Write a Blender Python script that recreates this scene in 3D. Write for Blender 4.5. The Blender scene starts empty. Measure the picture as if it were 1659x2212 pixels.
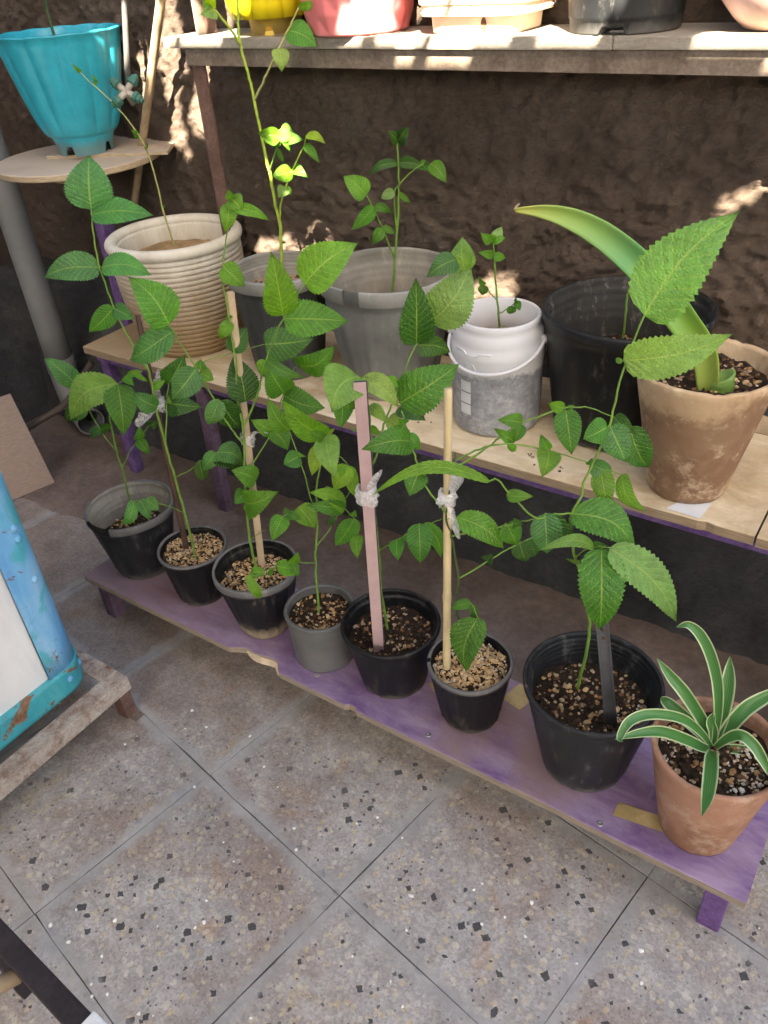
import bpy, bmesh, math, random
import numpy as np
from mathutils import Vector, Matrix
random.seed(7); rng = np.random.default_rng(7)
scene = bpy.context.scene
COL = scene.collection

# ------------------------------------------------------------------ camera
# axes solved from the floor joints, the shelf edges and the uprights of the place
CAM = np.array([0.0, 0.0, 1.43])
_p, _r, _y = math.radians(35.622), math.radians(-4.602), math.radians(-36.623)      # pitch down, roll, heading
CF = np.array([math.sin(_y)*math.cos(_p), math.cos(_y)*math.cos(_p), -math.sin(_p)])
_h = np.array([math.cos(_y), -math.sin(_y), 0.0]); _u = np.cross(_h, CF)
CR = math.cos(_r)*_h + math.sin(_r)*_u; CU = -math.sin(_r)*_h + math.cos(_r)*_u
FPX = 1742.36           # focal length in units of a 1659 x 2212 picture
cam_data = bpy.data.cameras.new('camera'); cam = bpy.data.objects.new('camera', cam_data); COL.objects.link(cam)
cam_data.sensor_fit = 'HORIZONTAL'; cam_data.sensor_width = 36.0; cam_data.lens = 36.0*FPX/1659.0
cam_data.clip_start = 0.02; cam_data.clip_end = 500.0
cam.matrix_world = Matrix(((CR[0], CU[0], -CF[0], CAM[0]), (CR[1], CU[1], -CF[1], CAM[1]), (CR[2], CU[2], -CF[2], CAM[2]), (0, 0, 0, 1)))
scene.camera = cam

# ------------------------------------------------------------------ sky, sun, exposure
SUN_EL = math.radians(46); SUN_H = np.array([0.50, -0.866])
SUN = np.array([SUN_H[0]*math.cos(SUN_EL), SUN_H[1]*math.cos(SUN_EL), math.sin(SUN_EL)])   # towards the sun
world = bpy.data.worlds.new('World'); scene.world = world; world.use_nodes = True
wn = world.node_tree; wn.nodes.clear()
sky = wn.nodes.new('ShaderNodeTexSky'); sky.sky_type = 'NISHITA'; sky.sun_disc = False
sky.sun_elevation = SUN_EL; sky.sun_rotation = math.atan2(SUN[0], SUN[1])
sky.air_density = 1.0; sky.dust_density = 3.0; sky.ozone_density = 1.0
bg = wn.nodes.new('ShaderNodeBackground'); bg.inputs['Strength'].default_value = 0.055
wo = wn.nodes.new('ShaderNodeOutputWorld')
wn.links.new(sky.outputs[0], bg.inputs[0]); wn.links.new(bg.outputs[0], wo.inputs[0])
sun_data = bpy.data.lights.new('sun', 'SUN'); sun_data.energy = 5.0; sun_data.angle = math.radians(0.4); sun_data.color = (1.0, 0.95, 0.86)
sun = bpy.data.objects.new('sun', sun_data); COL.objects.link(sun)
sun.rotation_euler = Vector(SUN).to_track_quat('Z', 'Y').to_euler()
vs = scene.view_settings; vs.view_transform = 'Standard'; vs.look = 'None'; vs.gamma = 1.0; vs.use_curve_mapping = False
vs.exposure = 3.9
vs.use_white_balance = True; vs.white_balance_temperature = 7900; vs.white_balance_tint = 8
try: scene.cycles.max_bounces = 10; scene.cycles.diffuse_bounces = 6; scene.cycles.transparent_max_bounces = 12
except Exception: pass

# ------------------------------------------------------------------ geometry from sight lines
def ray(x, y): return CF + CR*((x-829.5)/FPX) - CU*((y-1106.0)/FPX)
def atZ(x, y, z): d = ray(x, y); return CAM + d*((z-CAM[2])/d[2])
def atY(x, y, Y): d = ray(x, y); return CAM + d*((Y-CAM[1])/d[1])
DN = np.array([CF[0], CF[1], 0.0]); DN /= np.linalg.norm(DN)       # horizontal depth direction
def atD(x, y, root, o=0.0): d = ray(x, y); return CAM + d*(((root-CAM)@DN+o)/(d@DN))
REG = {'A': (0, 0, .33335), 'B': (414.8, 0, .3334), 'C': (950.5, 0, .4271), 'D': (69.1, 311.1, .3334), 'E': (483.9, 483.9, .3334),
       'F': (915.9, 414.8, .4479), 'G': (69.1, 743.1, .3646), 'H': (553.0, 950.5, .3646), 'I': (1036.9, 1071.5, .375),
       'J': (0, 829.5, .3749), 'K': (1157.9, 708.6, .3021), 'L': (259.2, 777.7, .3125), 'M': (0, 656.7, .1667), 'd': (0, 0, 1.0)}
def px(reg, x, y): a, b, s = REG[reg]; return a+s*x, b+s*y

# ------------------------------------------------------------------ object helpers
def props(o, label=None, cat=None, group=None, kind=None):
    if label: o['label'] = label
    if cat: o['category'] = cat
    if group: o['group'] = group
    if kind: o['kind'] = kind
    return o
def thing(name, label, cat, loc=(0, 0, 0), group=None):
    o = bpy.data.objects.new(name, None); o.empty_display_size = 0.05; COL.objects.link(o)
    o.location = [float(c) for c in loc]
    return props(o, label, cat, group)
def org(p):
    v = np.zeros(3)
    while p is not None:
        v = v + np.array(p.location); p = p.parent
    return v
def mesh(name, V, F, mat, parent=None, smooth=True, uv=None, color=None):
    V = np.asarray(V, float) - org(parent)
    me = bpy.data.meshes.new(name); me.from_pydata(V.tolist(), [], [tuple(int(i) for i in f) for f in F])
    if uv is not None:
        l = me.uv_layers.new(name='UVMap')
        idx = np.zeros(len(me.loops), int); me.loops.foreach_get('vertex_index', idx)
        l.data.foreach_set('uv', np.asarray(uv, float)[idx].ravel())
    if smooth: me.polygons.foreach_set('use_smooth', [True]*len(me.polygons))
    me.materials.append(mat); me.update()
    o = bpy.data.objects.new(name, me); COL.objects.link(o)
    if parent is not None: o.parent = parent
    if color is not None: o.color = (*color, 1.0)
    return o
def box_vf(x0, x1, y0, y1, z0, z1):
    V = [(x, y, z) for z in (z0, z1) for y in (y0, y1) for x in (x0, x1)]
    F = [(0, 2, 3, 1), (4, 5, 7, 6), (0, 1, 5, 4), (2, 6, 7, 3), (0, 4, 6, 2), (1, 3, 7, 5)]
    return V, F
def bevel_box(name, x0, x1, y0, y1, z0, z1, mat, parent=None, b=0.003, seg=2):
    V, F = box_vf(x0, x1, y0, y1, z0, z1)
    bm = bmesh.new(); vs_ = [bm.verts.new(v) for v in V]
    for f in F: bm.faces.new([vs_[i] for i in f])
    bmesh.ops.bevel(bm, geom=bm.edges[:], offset=b, segments=seg, affect='EDGES', profile=.6)
    bmesh.ops.recalc_face_normals(bm, faces=bm.faces[:])
    bm.verts.index_update()
    V2 = [tuple(v.co) for v in bm.verts]; F2 = [[v.index for v in f.verts] for f in bm.faces]; bm.free()
    return mesh(name, V2, F2, mat, parent, smooth=False)
def bar(name, p, q, wx, wy, mat, parent=None, b=0.002, ref=(0, 0, 1), taper=1.0):
    """rectangular bar from p to q"""
    p = np.asarray(p, float); q = np.asarray(q, float); a = (q-p); L = np.linalg.norm(a); a /= L
    rf = np.asarray(ref, float); s = np.cross(a, rf)
    if np.linalg.norm(s) < 1e-3: s = np.cross(a, (0, 1, 0))
    s /= np.linalg.norm(s); t = np.cross(s, a)
    V, F = box_vf(-wx/2, wx/2, -wy/2, wy/2, 0, L)
    bm = bmesh.new(); vs_ = [bm.verts.new(v) for v in V]
    for f in F: bm.faces.new([vs_[i] for i in f])
    for v in bm.verts:
        if v.co.z > L/2: v.co.x *= taper; v.co.y *= taper
    bmesh.ops.bevel(bm, geom=bm.edges[:], offset=b, segments=2, affect='EDGES', profile=.6)
    bmesh.ops.recalc_face_normals(bm, faces=bm.faces[:]); bm.verts.index_update()
    V2 = [p + s*v.co.x + t*v.co.y + a*v.co.z for v in bm.verts]; F2 = [[v.index for v in f.verts] for f in bm.faces]; bm.free()
    return mesh(name, V2, F2, mat, parent, smooth=False)
def catmull(P, n=6):
    P = np.asarray(P, float)
    if len(P) < 3: return np.array([P[0]+(P[-1]-P[0])*t for t in np.linspace(0, 1, n+1)])
    Q = np.vstack([2*P[0]-P[1], P, 2*P[-1]-P[-2]]); out = []
    for i in range(1, len(Q)-2):
        for t in np.linspace(0, 1, n, endpoint=False):
            a, b, c, d = Q[i-1], Q[i], Q[i+1], Q[i+2]
            out.append(.5*((2*b)+(c-a)*t+(2*a-5*b+4*c-d)*t*t+(3*b-a-3*c+d)*t**3))
    out.append(P[-1]); return np.array(out)
def tube_vf(P, R, n=8, cap=True):
    P = np.asarray(P, float); m = len(P); R = np.broadcast_to(np.asarray(R, float), (m,)) if np.ndim(R) == 0 else np.interp(np.linspace(0, 1, m), np.linspace(0, 1, len(R)), R)
    T = np.gradient(P, axis=0); T /= np.linalg.norm(T, axis=1)[:, None]+1e-12
    u = np.cross(T[0], (0, 0, 1.0))
    if np.linalg.norm(u) < .1: u = np.cross(T[0], (0, 1.0, 0))
    u /= np.linalg.norm(u); V = []; F = []
    for i in range(m):
        u = u - T[i]*(u@T[i]); u /= np.linalg.norm(u); w = np.cross(T[i], u)
        for k in range(n):
            t = 2*math.pi*k/n; V.append(P[i]+R[i]*(u*math.cos(t)+w*math.sin(t)))
    for i in range(m-1):
        for k in range(n):
            k2 = (k+1) % n; F.append((i*n+k, i*n+k2, (i+1)*n+k2, (i+1)*n+k))
    if cap: F.append(tuple(range(n))[::-1]); F.append(tuple((m-1)*n+k for k in range(n)))
    return V, F
def tube(name, P, R, mat, parent=None, n=8, color=None): return mesh(name, *tube_vf(P, R, n), mat, parent, color=color)
def lathe_vf(prof, n=72, rfun=None, gaps=None, center=(0, 0, 0), lean=(0, 0)):
    V = []; F = []; m = len(prof); c = np.asarray(center, float)
    for i, (r, z) in enumerate(prof):
        for k in range(n):
            t = 2*math.pi*k/n; rr, zz = (r, z) if rfun is None else rfun(t, r, z, i)
            V.append((c[0]+rr*math.cos(t)+lean[0]*zz, c[1]+rr*math.sin(t)+lean[1]*zz, c[2]+zz))
    for i in range(m-1):
        for k in range(n):
            if gaps and any(a <= k/n < b for a, b in gaps): continue
            k2 = (k+1) % n; F.append((i*n+k, i*n+k2, (i+1)*n+k2, (i+1)*n+k))
    return V, F
def fbm(x, y, seed=0, octs=5, lac=2.0, gain=.5):
    r = np.random.default_rng(seed); tot = np.zeros_like(x); a = 1.0; f = 1.0
    for _ in range(octs):
        G = r.random((128, 128)); X = x*f+r.random()*50; Y = y*f+r.random()*50
        xi = np.floor(X).astype(int); yi = np.floor(Y).astype(int); fx = X-xi; fy = Y-yi
        fx = fx*fx*(3-2*fx); fy = fy*fy*(3-2*fy)
        g = lambda i, j: G[(i) % 128, (j) % 128]
        tot += a*((g(xi, yi)*(1-fx)+g(xi+1, yi)*fx)*(1-fy)+(g(xi, yi+1)*(1-fx)+g(xi+1, yi+1)*fx)*fy-.5); a *= gain; f *= lac
    return tot

# ------------------------------------------------------------------ materials
class NT:
    def __init__(s, name):
        s.m = bpy.data.materials.new(name); s.m.use_nodes = True; s.t = s.m.node_tree; s.t.nodes.clear()
        s.o = s.t.nodes.new('ShaderNodeOutputMaterial'); s.p = s.n('ShaderNodeBsdfPrincipled'); s.l(s.p.outputs[0], s.o.inputs[0])
        s.geo = None
    def n(s, k, **kw):
        x = s.t.nodes.new(k)
        for a, b in kw.items(): setattr(x, a, b)
        return x
    def l(s, a, b): s.t.links.new(a, b)
    def pos(s, obj=False):
        if obj: return s.n('ShaderNodeTexCoord').outputs['Object']
        return s.n('ShaderNodeNewGeometry').outputs['Position']
    def noise(s, vec, scale, detail=5, rough=.6, dist=0.0):
        x = s.n('ShaderNodeTexNoise'); x.inputs['Scale'].default_value = scale; x.inputs['Detail'].default_value = detail
        x.inputs['Roughness'].default_value = rough; x.inputs['Distortion'].default_value = dist
        if vec is not None: s.l(vec, x.inputs['Vector'])
        return x.outputs['Fac']
    def vor(s, vec, scale, feature='F1', out='Distance', rnd=1.0):
        x = s.n('ShaderNodeTexVoronoi'); x.feature = feature; x.inputs['Scale'].default_value = scale; x.inputs['Randomness'].default_value = rnd
        s.l(vec, x.inputs['Vector']); return x.outputs[out]
    def ramp(s, fac, stops, interp='LINEAR'):
        x = s.n('ShaderNodeValToRGB'); e = x.color_ramp; e.interpolation = interp
        while len(e.elements) > 1: e.elements.remove(e.elements[-1])
        e.elements[0].position = stops[0][0]; c = stops[0][1]; e.elements[0].color = (*c, 1) if not np.isscalar(c) else (c, c, c, 1)
        for p_, c in stops[1:]:
            k = e.elements.new(p_); k.color = (*c, 1) if not np.isscalar(c) else (c, c, c, 1)
        s.l(fac, x.inputs[0]); return x.outputs[0]
    def mix(s, fac, a, b, mode='MIX'):
        x = s.n('ShaderNodeMix', data_type='RGBA', blend_type=mode)
        for v, i in ((fac, 0), (a, 6), (b, 7)):
            if hasattr(v, 'links'): s.l(v, x.inputs[i])
            elif np.isscalar(v): x.inputs[i].default_value = v if i == 0 else (v, v, v, 1)
            else: x.inputs[i].default_value = (*v, 1)
        return x.outputs[2]
    def math(s, op, a, b=None, c=None, clamp=False):
        x = s.n('ShaderNodeMath', operation=op); x.use_clamp = clamp
        for i, v in enumerate((a, b, c)):
            if v is None: continue
            if hasattr(v, 'links'): s.l(v, x.inputs[i])
            else: x.inputs[i].default_value = v
        return x.outputs[0]
    def sep(s, vec):
        x = s.n('ShaderNodeSeparateXYZ'); s.l(vec, x.inputs[0]); return x.outputs
    def scale(s, vec, sc):
        x = s.n('ShaderNodeVectorMath', operation='MULTIPLY'); s.l(vec, x.inputs[0]); x.inputs[1].default_value = sc; return x.outputs[0]
    def smooth(s, v, a, b):
        x = s.n('ShaderNodeMapRange', interpolation_type='SMOOTHSTEP'); s.l(v, x.inputs[0]); x.inputs[1].default_value = a; x.inputs[2].default_value = b; return x.outputs[0]
    def bump(s, h, st, dist=.01, base=None):
        x = s.n('ShaderNodeBump'); x.inputs['Strength'].default_value = st; x.inputs['Distance'].default_value = dist; s.l(h, x.inputs['Height'])
        if base is not None: s.l(base, x.inputs['Normal'])
        s.l(x.outputs[0], s.p.inputs['Normal']); return x.outputs[0]
    def set(s, col=None, rough=None, spec=None, metal=None):
        for v, k in ((col, 'Base Color'), (rough, 'Roughness'), (spec, 'Specular IOR Level'), (metal, 'Metallic')):
            if v is None: continue
            if hasattr(v, 'links'): s.l(v, s.p.inputs[k])
            elif np.isscalar(v): s.p.inputs[k].default_value = v
            else: s.p.inputs[k].default_value = (*v, 1)
        return s.m

def m_plaster(name, a, b, c, sc=1.0):
    m = NT(name); P = m.pos()
    n1 = m.noise(P, 3.0*sc, 6, .65); n2 = m.noise(m.scale(P, (.75, 1, 1.3)), 62*sc, 8, .78); n3 = m.noise(P, 170*sc, 5, .75)
    col = m.ramp(n1, [(.3, a), (.52, b), (.75, c)])
    col = m.mix(m.ramp(n2, [(.3, .55), (.62, 1.15)]), (0, 0, 0), col, 'MIX') if False else m.mix(1.0, col, m.ramp(n2, [(.3, .7), (.65, 1.0)]), 'MULTIPLY')
    b1 = m.bump(n2, 1.0, .020); m.bump(n3, .8, .006, b1)
    return m.set(col, .95, .15)
def m_plain(name, col, rough=.5, spec=.5, var=.12, nsc=18, bump=.0, bsc=60, metal=0.0):
    m = NT(name); P = m.pos(True); n = m.noise(P, nsc, 5, .65)
    c = np.array(col); cc = m.ramp(n, [(.3, tuple(c*(1-var))), (.7, tuple(np.minimum(c*(1+var), 1)))])
    if bump: m.bump(m.noise(P, bsc, 4, .6), bump, .004)
    m.set(cc, m.ramp(m.noise(P, nsc*2.3, 3), [(.3, max(rough-.1, .03)), (.7, min(rough+.1, 1))]), spec, metal); return m.m
def m_dusty(name, col, dust, rough=.45, h0=.0, h1=.05, amt=.9, scuff=.25, bands=False):
    """plastic with dust towards the base (object z = height above the shelf) and scuffs"""
    m = NT(name); P = m.pos(True); z = m.sep(P)[2]; n = m.noise(P, 26, 6, .7)
    zz = m.math('ADD', z, m.math('MULTIPLY', m.math('SUBTRACT', n, .5), .06))
    f = m.math('MULTIPLY', m.math('SUBTRACT', 1.0, m.smooth(zz, h0, h1)), amt)
    n2 = m.noise(m.scale(P, (1, 1, .35)), 45, 6, .75); sc = m.math('MULTIPLY', m.smooth(n2, .52, .75), scuff)
    f2 = m.math('MAXIMUM', f, sc)
    c = np.array(col); base = m.ramp(m.noise(P, 9, 4), [(.3, tuple(c*.75)), (.7, tuple(c*1.25))])
    m.set(m.mix(f2, base, dust), m.ramp(f2, [(0, rough), (.6, .9)]), .28); m.bump(n2, .12, .002); return m.m
def m_leaf():
    m = NT('leaf_green'); uv = m.n('ShaderNodeTexCoord').outputs['UV']; s = m.sep(uv)
    u = m.math('ABSOLUTE', m.math('SUBTRACT', m.math('MULTIPLY', s[0], 2.0), 1.0)); v = s[1]
    col = m.n('ShaderNodeObjectInfo').outputs['Color']; P = m.pos()
    ph = m.math('FRACT', m.math('SUBTRACT', m.math('MULTIPLY', v, 11.0), m.math('MULTIPLY', m.math('POWER', u, .8), 2.6)))
    d = m.math('ABSOLUTE', m.math('SUBTRACT', ph, .5)); vein = m.smooth(d, .40, .5)
    mid = m.math('SUBTRACT', 1.0, m.smooth(u, .015, .06)); vv = m.math('MAXIMUM', m.math('MULTIPLY', vein, .65), mid)
    n = m.noise(P, 60, 4, .6); n2 = m.noise(P, 14, 3)
    c1 = m.mix(1.0, col, m.ramp(n, [(.3, .8), (.7, 1.15)]), 'MULTIPLY'); c1 = m.mix(1.0, c1, m.ramp(n2, [(.3, .85), (.7, 1.12)]), 'MULTIPLY')
    lite = m.mix(.75, col, (.42, .55, .12)); c2 = m.mix(m.math('MULTIPLY', vv, .62), c1, lite)
    hgt = m.math('ADD', m.math('MULTIPLY', d, -.8), m.math('MULTIPLY', m.vor(P, 200, 'DISTANCE_TO_EDGE'), 1.2))
    m.bump(hgt, .75, .0032); m.p.inputs['Coat Weight'].default_value = .10; m.p.inputs['Coat Roughness'].default_value = .25
    m.set(c2, m.ramp(n, [(.3, .28), (.7, .42)]), .5)
    tr = m.n('ShaderNodeBsdfTranslucent'); m.l(m.mix(1.0, c2, (1.25, 1.5, .5), 'MULTIPLY'), tr.inputs[0])
    mx = m.n('ShaderNodeMixShader'); mx.inputs[0].default_value = .36; m.l(m.p.outputs[0], mx.inputs[1]); m.l(tr.outputs[0], mx.inputs[2]); m.l(mx.outputs[0], m.o.inputs[0])
    return m.m
def m_stem():
    m = NT('stem_green'); col = m.n('ShaderNodeObjectInfo').outputs['Color']; P = m.pos()
    m.set(m.mix(1.0, col, m.ramp(m.noise(P, 55, 4), [(.3, .7), (.7, 1.2)]), 'MULTIPLY'), .5, .4); return m.m
def m_islands(name, stops, rough=.9):
    m = NT(name); r = m.n('ShaderNodeNewGeometry').outputs['Random Per Island']; n = m.noise(m.pos(), 400, 2)
    m.set(m.mix(1.0, m.ramp(r, stops), m.ramp(n, [(.3, .8), (.7, 1.15)]), 'MULTIPLY'), rough, .3); return m.m
def m_board(name, paint, paint2, dirt, wood, wear=.5, dirtx=None, streak=(1, 1, 1)):
    """painted board: paint on the top, bare edges"""
    m = NT(name); P = m.pos(); g = m.n('ShaderNodeNewGeometry'); nz = m.sep(g.outputs['Normal'])[2]
    Q = m.scale(P, streak); n1 = m.noise(Q, 7, 7, .7, .3); n2 = m.noise(P, 2.6, 5, .6); n3 = m.noise(m.scale(P, (3, 22, 1)), 9, 5, .75)
    c = m.mix(m.ramp(n1, [(.35, 0), (.65, 1.0)]), paint, paint2)
    dm = m.smooth(m.math('ADD', m.math('MULTIPLY', n2, .65), m.math('MULTIPLY', m.noise(P, 11, 6, .7, .5), .35)), .52-.12*wear, .66)
    if dirtx is not None: dm = m.math('MAXIMUM', dm, m.math('MULTIPLY', m.math('SUBTRACT', 1.0, m.smooth(m.math('ADD', m.sep(P)[0], m.math('MULTIPLY', n1, .5)), *dirtx)), .9))
    c = m.mix(m.math('MULTIPLY', dm, .75), c, dirt)
    c = m.mix(m.math('MULTIPLY', m.smooth(n3, .6, .72), .45), c, m.mix(.5, wood, paint2))
    n6 = m.noise(m.scale(P, (30, 2.5, 1)), 4, 5, .8); c = m.mix(m.math('MULTIPLY', m.smooth(n6, .60, .68), .35), c, paint2)
    spots = m.smooth(m.noise(P, 120, 3, .6), .68, .74); c = m.mix(m.math('MULTIPLY', spots, .5), c, (.1, .07, .05))
    top = m.smooth(nz, .4, .8)
    wc = m.mix(1.0, wood, m.ramp(m.noise(m.scale(P, (.3, 1, 6)), 60, 4), [(.3, .6), (.7, 1.1)]), 'MULTIPLY')
    m.set(m.mix(top, wc, c), m.ramp(n1, [(.3, .42), (.7, .75)]), .4); m.bump(m.mix(.5, n3, m.noise(P, 220, 3)), .2, .003); return m.m
def m_terrazzo():
    m = NT('terrazzo'); P = m.pos(); O = m.sep(m.pos(True))
    e = m.math('MAXIMUM', m.math('ABSOLUTE', O[0]), m.math('ABSOLUTE', O[1]))
    sx = m.sep(P)
    warp = m.n('ShaderNodeVectorMath', operation='ADD'); nzv = m.n('ShaderNodeTexNoise'); nzv.inputs['Scale'].default_value = 60; m.l(P, nzv.inputs['Vector'])
    sc = m.n('ShaderNodeVectorMath', operation='SCALE'); m.l(nzv.outputs['Color'], sc.inputs[0]); sc.inputs['Scale'].default_value = .012
    m.l(P, warp.inputs[0]); m.l(sc.outputs[0], warp.inputs[1]); W = warp.outputs[0]
    # matrix
    n1 = m.noise(P, 3.2, 6, .65, .4); n2 = m.noise(P, 17, 6, .7); n4 = m.noise(P, 5.3, 5, .6, .8)
    base = m.ramp(n2, [(.25, (.215, .20, .193)), (.5, (.325, .305, .296)), (.75, (.44, .42, .41))])
    base = m.mix(m.math('MULTIPLY', m.smooth(n1, .46, .64), .65), base, (.25, .175, .14))
    base = m.mix(m.math('MULTIPLY', m.smooth(n4, .58, .74), .65), base, (.33, .17, .08))
    n5 = m.noise(P, 8.5, 5, .6, .5); base = m.mix(m.math('MULTIPLY', m.smooth(n5, .6, .72), .5), base, (.38, .30, .17))
    # how far dust covers the chips
    cover = m.math('ADD', m.math('MULTIPLY', sx[0], -.75), m.math('MULTIPLY', sx[1], .85)); cover = m.math('ADD', cover, m.math('MULTIPLY', m.math('SUBTRACT', n1, .5), 1.4))
    show = m.math('SUBTRACT', 1.0, m.smooth(cover, .95, 1.75))
    base = m.mix(m.math('MULTIPLY', m.smooth(cover, .95, 1.65), .65), base, m.ramp(n2, [(.3, (.15, .11, .09)), (.7, (.25, .195, .165))]))
    # light chips
    v2 = m.n('ShaderNodeTexVoronoi'); v2.inputs['Scale'].default_value = 70; m.l(W, v2.inputs['Vector'])
    c2 = m.sep(v2.outputs['Color']); lm = m.math('MULTIPLY', m.math('LESS_THAN', v2.outputs['Distance'], .42), m.math('GREATER_THAN', c2[0], .55))
    base = m.mix(m.math('MULTIPLY', m.math('MULTIPLY', lm, show), .5), base, m.mix(c2[1], (.52, .48, .42), (.47, .36, .19)))
    # dark chips, angular
    v1 = m.n('ShaderNodeTexVoronoi', distance='MANHATTAN'); v1.inputs['Scale'].default_value = 44; m.l(W, v1.inputs['Vector'])
    c1 = m.sep(v1.outputs['Color']); thr = m.math('MULTIPLY', m.math('SUBTRACT', c1[0], .46), .95)
    dmk = m.math('LESS_THAN', v1.outputs['Distance'], thr)
    base = m.mix(m.math('MULTIPLY', m.math('MULTIPLY', dmk, m.math('ADD', m.math('MULTIPLY', show, .95), .04)), .9), base, (.028, .031, .037))
    v3 = m.n('ShaderNodeTexVoronoi', distance='MANHATTAN'); v3.inputs['Scale'].default_value = 85; m.l(W, v3.inputs['Vector'])
    c3 = m.sep(v3.outputs['Color']); dm3 = m.math('LESS_THAN', v3.outputs['Distance'], m.math('MULTIPLY', m.math('SUBTRACT', c3[1], .55), .95))
    base = m.mix(m.math('MULTIPLY', m.math('MULTIPLY', dm3, m.math('ADD', m.math('MULTIPLY', show, .8), .15)), .85), base, (.05, .052, .058))
    fine = m.vor(P, 240, 'F1', 'Color'); base = m.mix(.35, base, m.mix(1.0, base, m.ramp(m.sep(fine)[0], [(0, .45), (.5, 1.0), (1, 1.5)]), 'MULTIPLY'))
    # cement smeared along the joints
    ee = m.math('ADD', e, m.math('MULTIPLY', m.math('SUBTRACT', m.noise(P, 14, 4, .7), .5), .05))
    base = m.mix(m.math('MULTIPLY', m.smooth(ee, .170, .192), .8), base, m.ramp(n2, [(.3, (.24, .235, .235)), (.7, (.37, .365, .365))]))
    m.bump(m.mix(.5, n2, m.noise(P, 130, 4)), .25, .004)
    return m.set(base, m.ramp(n2, [(.3, .55), (.7, .85)]), .35)
def m_concrete():
    m = NT('floor_concrete'); P = m.pos(); n = m.noise(P, 4, 7, .7, .3); n2 = m.noise(P, 60, 5, .7)
    c = m.ramp(n, [(.3, (.10, .072, .060)), (.55, (.175, .13, .112)), (.75, (.26, .205, .18))]); c = m.mix(1.0, c, m.ramp(n2, [(.3, .75), (.7, 1.1)]), 'MULTIPLY')
    m.bump(n2, .4, .006); return m.set(c, .85, .25)
def m_rust(name, a, b, c, sc=1.0):
    m = NT(name); P = m.pos(True); n = m.noise(P, 14*sc, 7, .7, .5); n2 = m.noise(P, 120*sc, 4, .7)
    m.set(m.mix(1.0, m.ramp(n, [(.3, a), (.52, b), (.72, c)]), m.ramp(n2, [(.3, .7), (.7, 1.15)]), 'MULTIPLY'), .8, .3); m.bump(n2, .35, .003); return m.m
def m_sheet(name, a, b, alpha=.5):
    """thin clear plastic film"""
    m = NT(name); P = m.pos(); n = m.noise(P, 90, 5, .7, 1.0); m.set(m.ramp(n, [(.3, a), (.7, b)]), .2, .6); m.bump(n, .35, .004)
    t = m.n('ShaderNodeBsdfTransparent'); mx = m.n('ShaderNodeMixShader'); m.l(m.ramp(n, [(.3, alpha*.6), (.7, min(1, alpha*1.3))]), mx.inputs[0])
    m.l(t.outputs[0], mx.inputs[1]); m.l(m.p.outputs[0], mx.inputs[2]); m.l(mx.outputs[0], m.o.inputs[0]); return m.m
MAT = {}
MAT['wall'] = m_plaster('rough_plaster', (.13, .096, .078), (.175, .131, .108), (.23, .178, .149), 1.0)
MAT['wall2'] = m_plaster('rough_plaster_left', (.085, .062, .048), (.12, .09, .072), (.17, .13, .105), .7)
MAT['plinth'] = m_plaster('dark_base_coat', (.045, .045, .048), (.095, .095, .10), (.20, .197, .20), .9)
MAT['tile'] = m_terrazzo(); MAT['concrete'] = m_concrete()
MAT['leaf'] = m_leaf(); MAT['stem'] = m_stem()
MAT['soil'] = m_plain('potting_soil', (.028, .017, .011), .95, .2, .5, 60, .9, 160)
MAT['drysoil'] = m_plain('dry_soil', (.30, .22, .155), .95, .15, .25, 30, .6, 120)
MAT['pebble_tan'] = m_islands('pumice', [(0, (.46, .29, .13)), (.3, (.58, .42, .23)), (.55, (.38, .21, .085)), (.75, (.66, .54, .36)), (.90, (.14, .085, .05))])
MAT['pebble_mix'] = m_islands('soil_crumbs', [(0, (.02, .013, .009)), (.42, (.045, .028, .018)), (.68, (.16, .085, .04)), (.80, (.34, .20, .09)), (.92, (.45, .36, .27)), (.96, (.02, .014, .01))])
MAT['crumb_white'] = m_islands('perlite', [(0, (.55, .50, .44)), (.5, (.40, .28, .17)), (.75, (.65, .62, .56)), (.9, (.12, .08, .05))])
print('helpers ok')
# ================================================================== THE SETTING
WALL_Y = 1.86; SHELF_Z = .125; MID_Z = .455; TOP_Z = 1.248
# ground sheet, far beyond the courtyard
fl = mesh('floor', [(-40, -60, -.012), (40, -60, -.012), (40, 1.9, -.012), (-40, 1.9, -.012)], [(0, 1, 2, 3)], MAT['concrete'], None, False)
props(fl, 'worn terrazzo tile floor with cement smeared joints', kind='structure')
# terrazzo tiles, one object each
def tile_mesh(seed):
    r = np.random.default_rng(seed); half = .1995; n = 5; ring = []
    for s in range(4):
        for k in range(n):
            t = -1+2*k/n; j = r.normal(0, .0008)
            p = [(t*half, -half+j), (half+j, t*half), (-t*half, half+j), (-half+j, -t*half)][s]; ring.append(p)
    m = len(ring); V = []
    for z, sc in ((0, .996), (-.0012, .9985), (-.010, 1.0)):
        for (x, y) in ring: V.append((x*sc, y*sc, z))
    F = [tuple(range(m))]
    for i in range(2):
        for k in range(m): k2 = (k+1) % m; F.append((i*m+k, (i+1)*m+k, (i+1)*m+k2, i*m+k2))
    me = bpy.data.meshes.new('tile'); me.from_pydata(V, [], F); me.materials.append(MAT['tile']); me.update(); return me
MAT['grout'] = m_plaster('joint_cement', (.16, .155, .15), (.24, .235, .23), (.30, .295, .29), 3.0)
props(mesh('grout', [(-3.2, -1.2, -.0022), (1.4, -1.2, -.0022), (1.4, 1.4, -.0022), (-3.2, 1.4, -.0022)], [(0, 1, 2, 3)], MAT['grout'], fl, False), 'grey cement in the tile joints')
TM = [tile_mesh(i) for i in range(4)]
ang = math.radians(-9.53); ta = np.array([math.cos(ang), math.sin(ang)]); tb = np.array([-ta[1], ta[0]]); P1 = atZ(452, 1674, 0)[:2]
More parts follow.
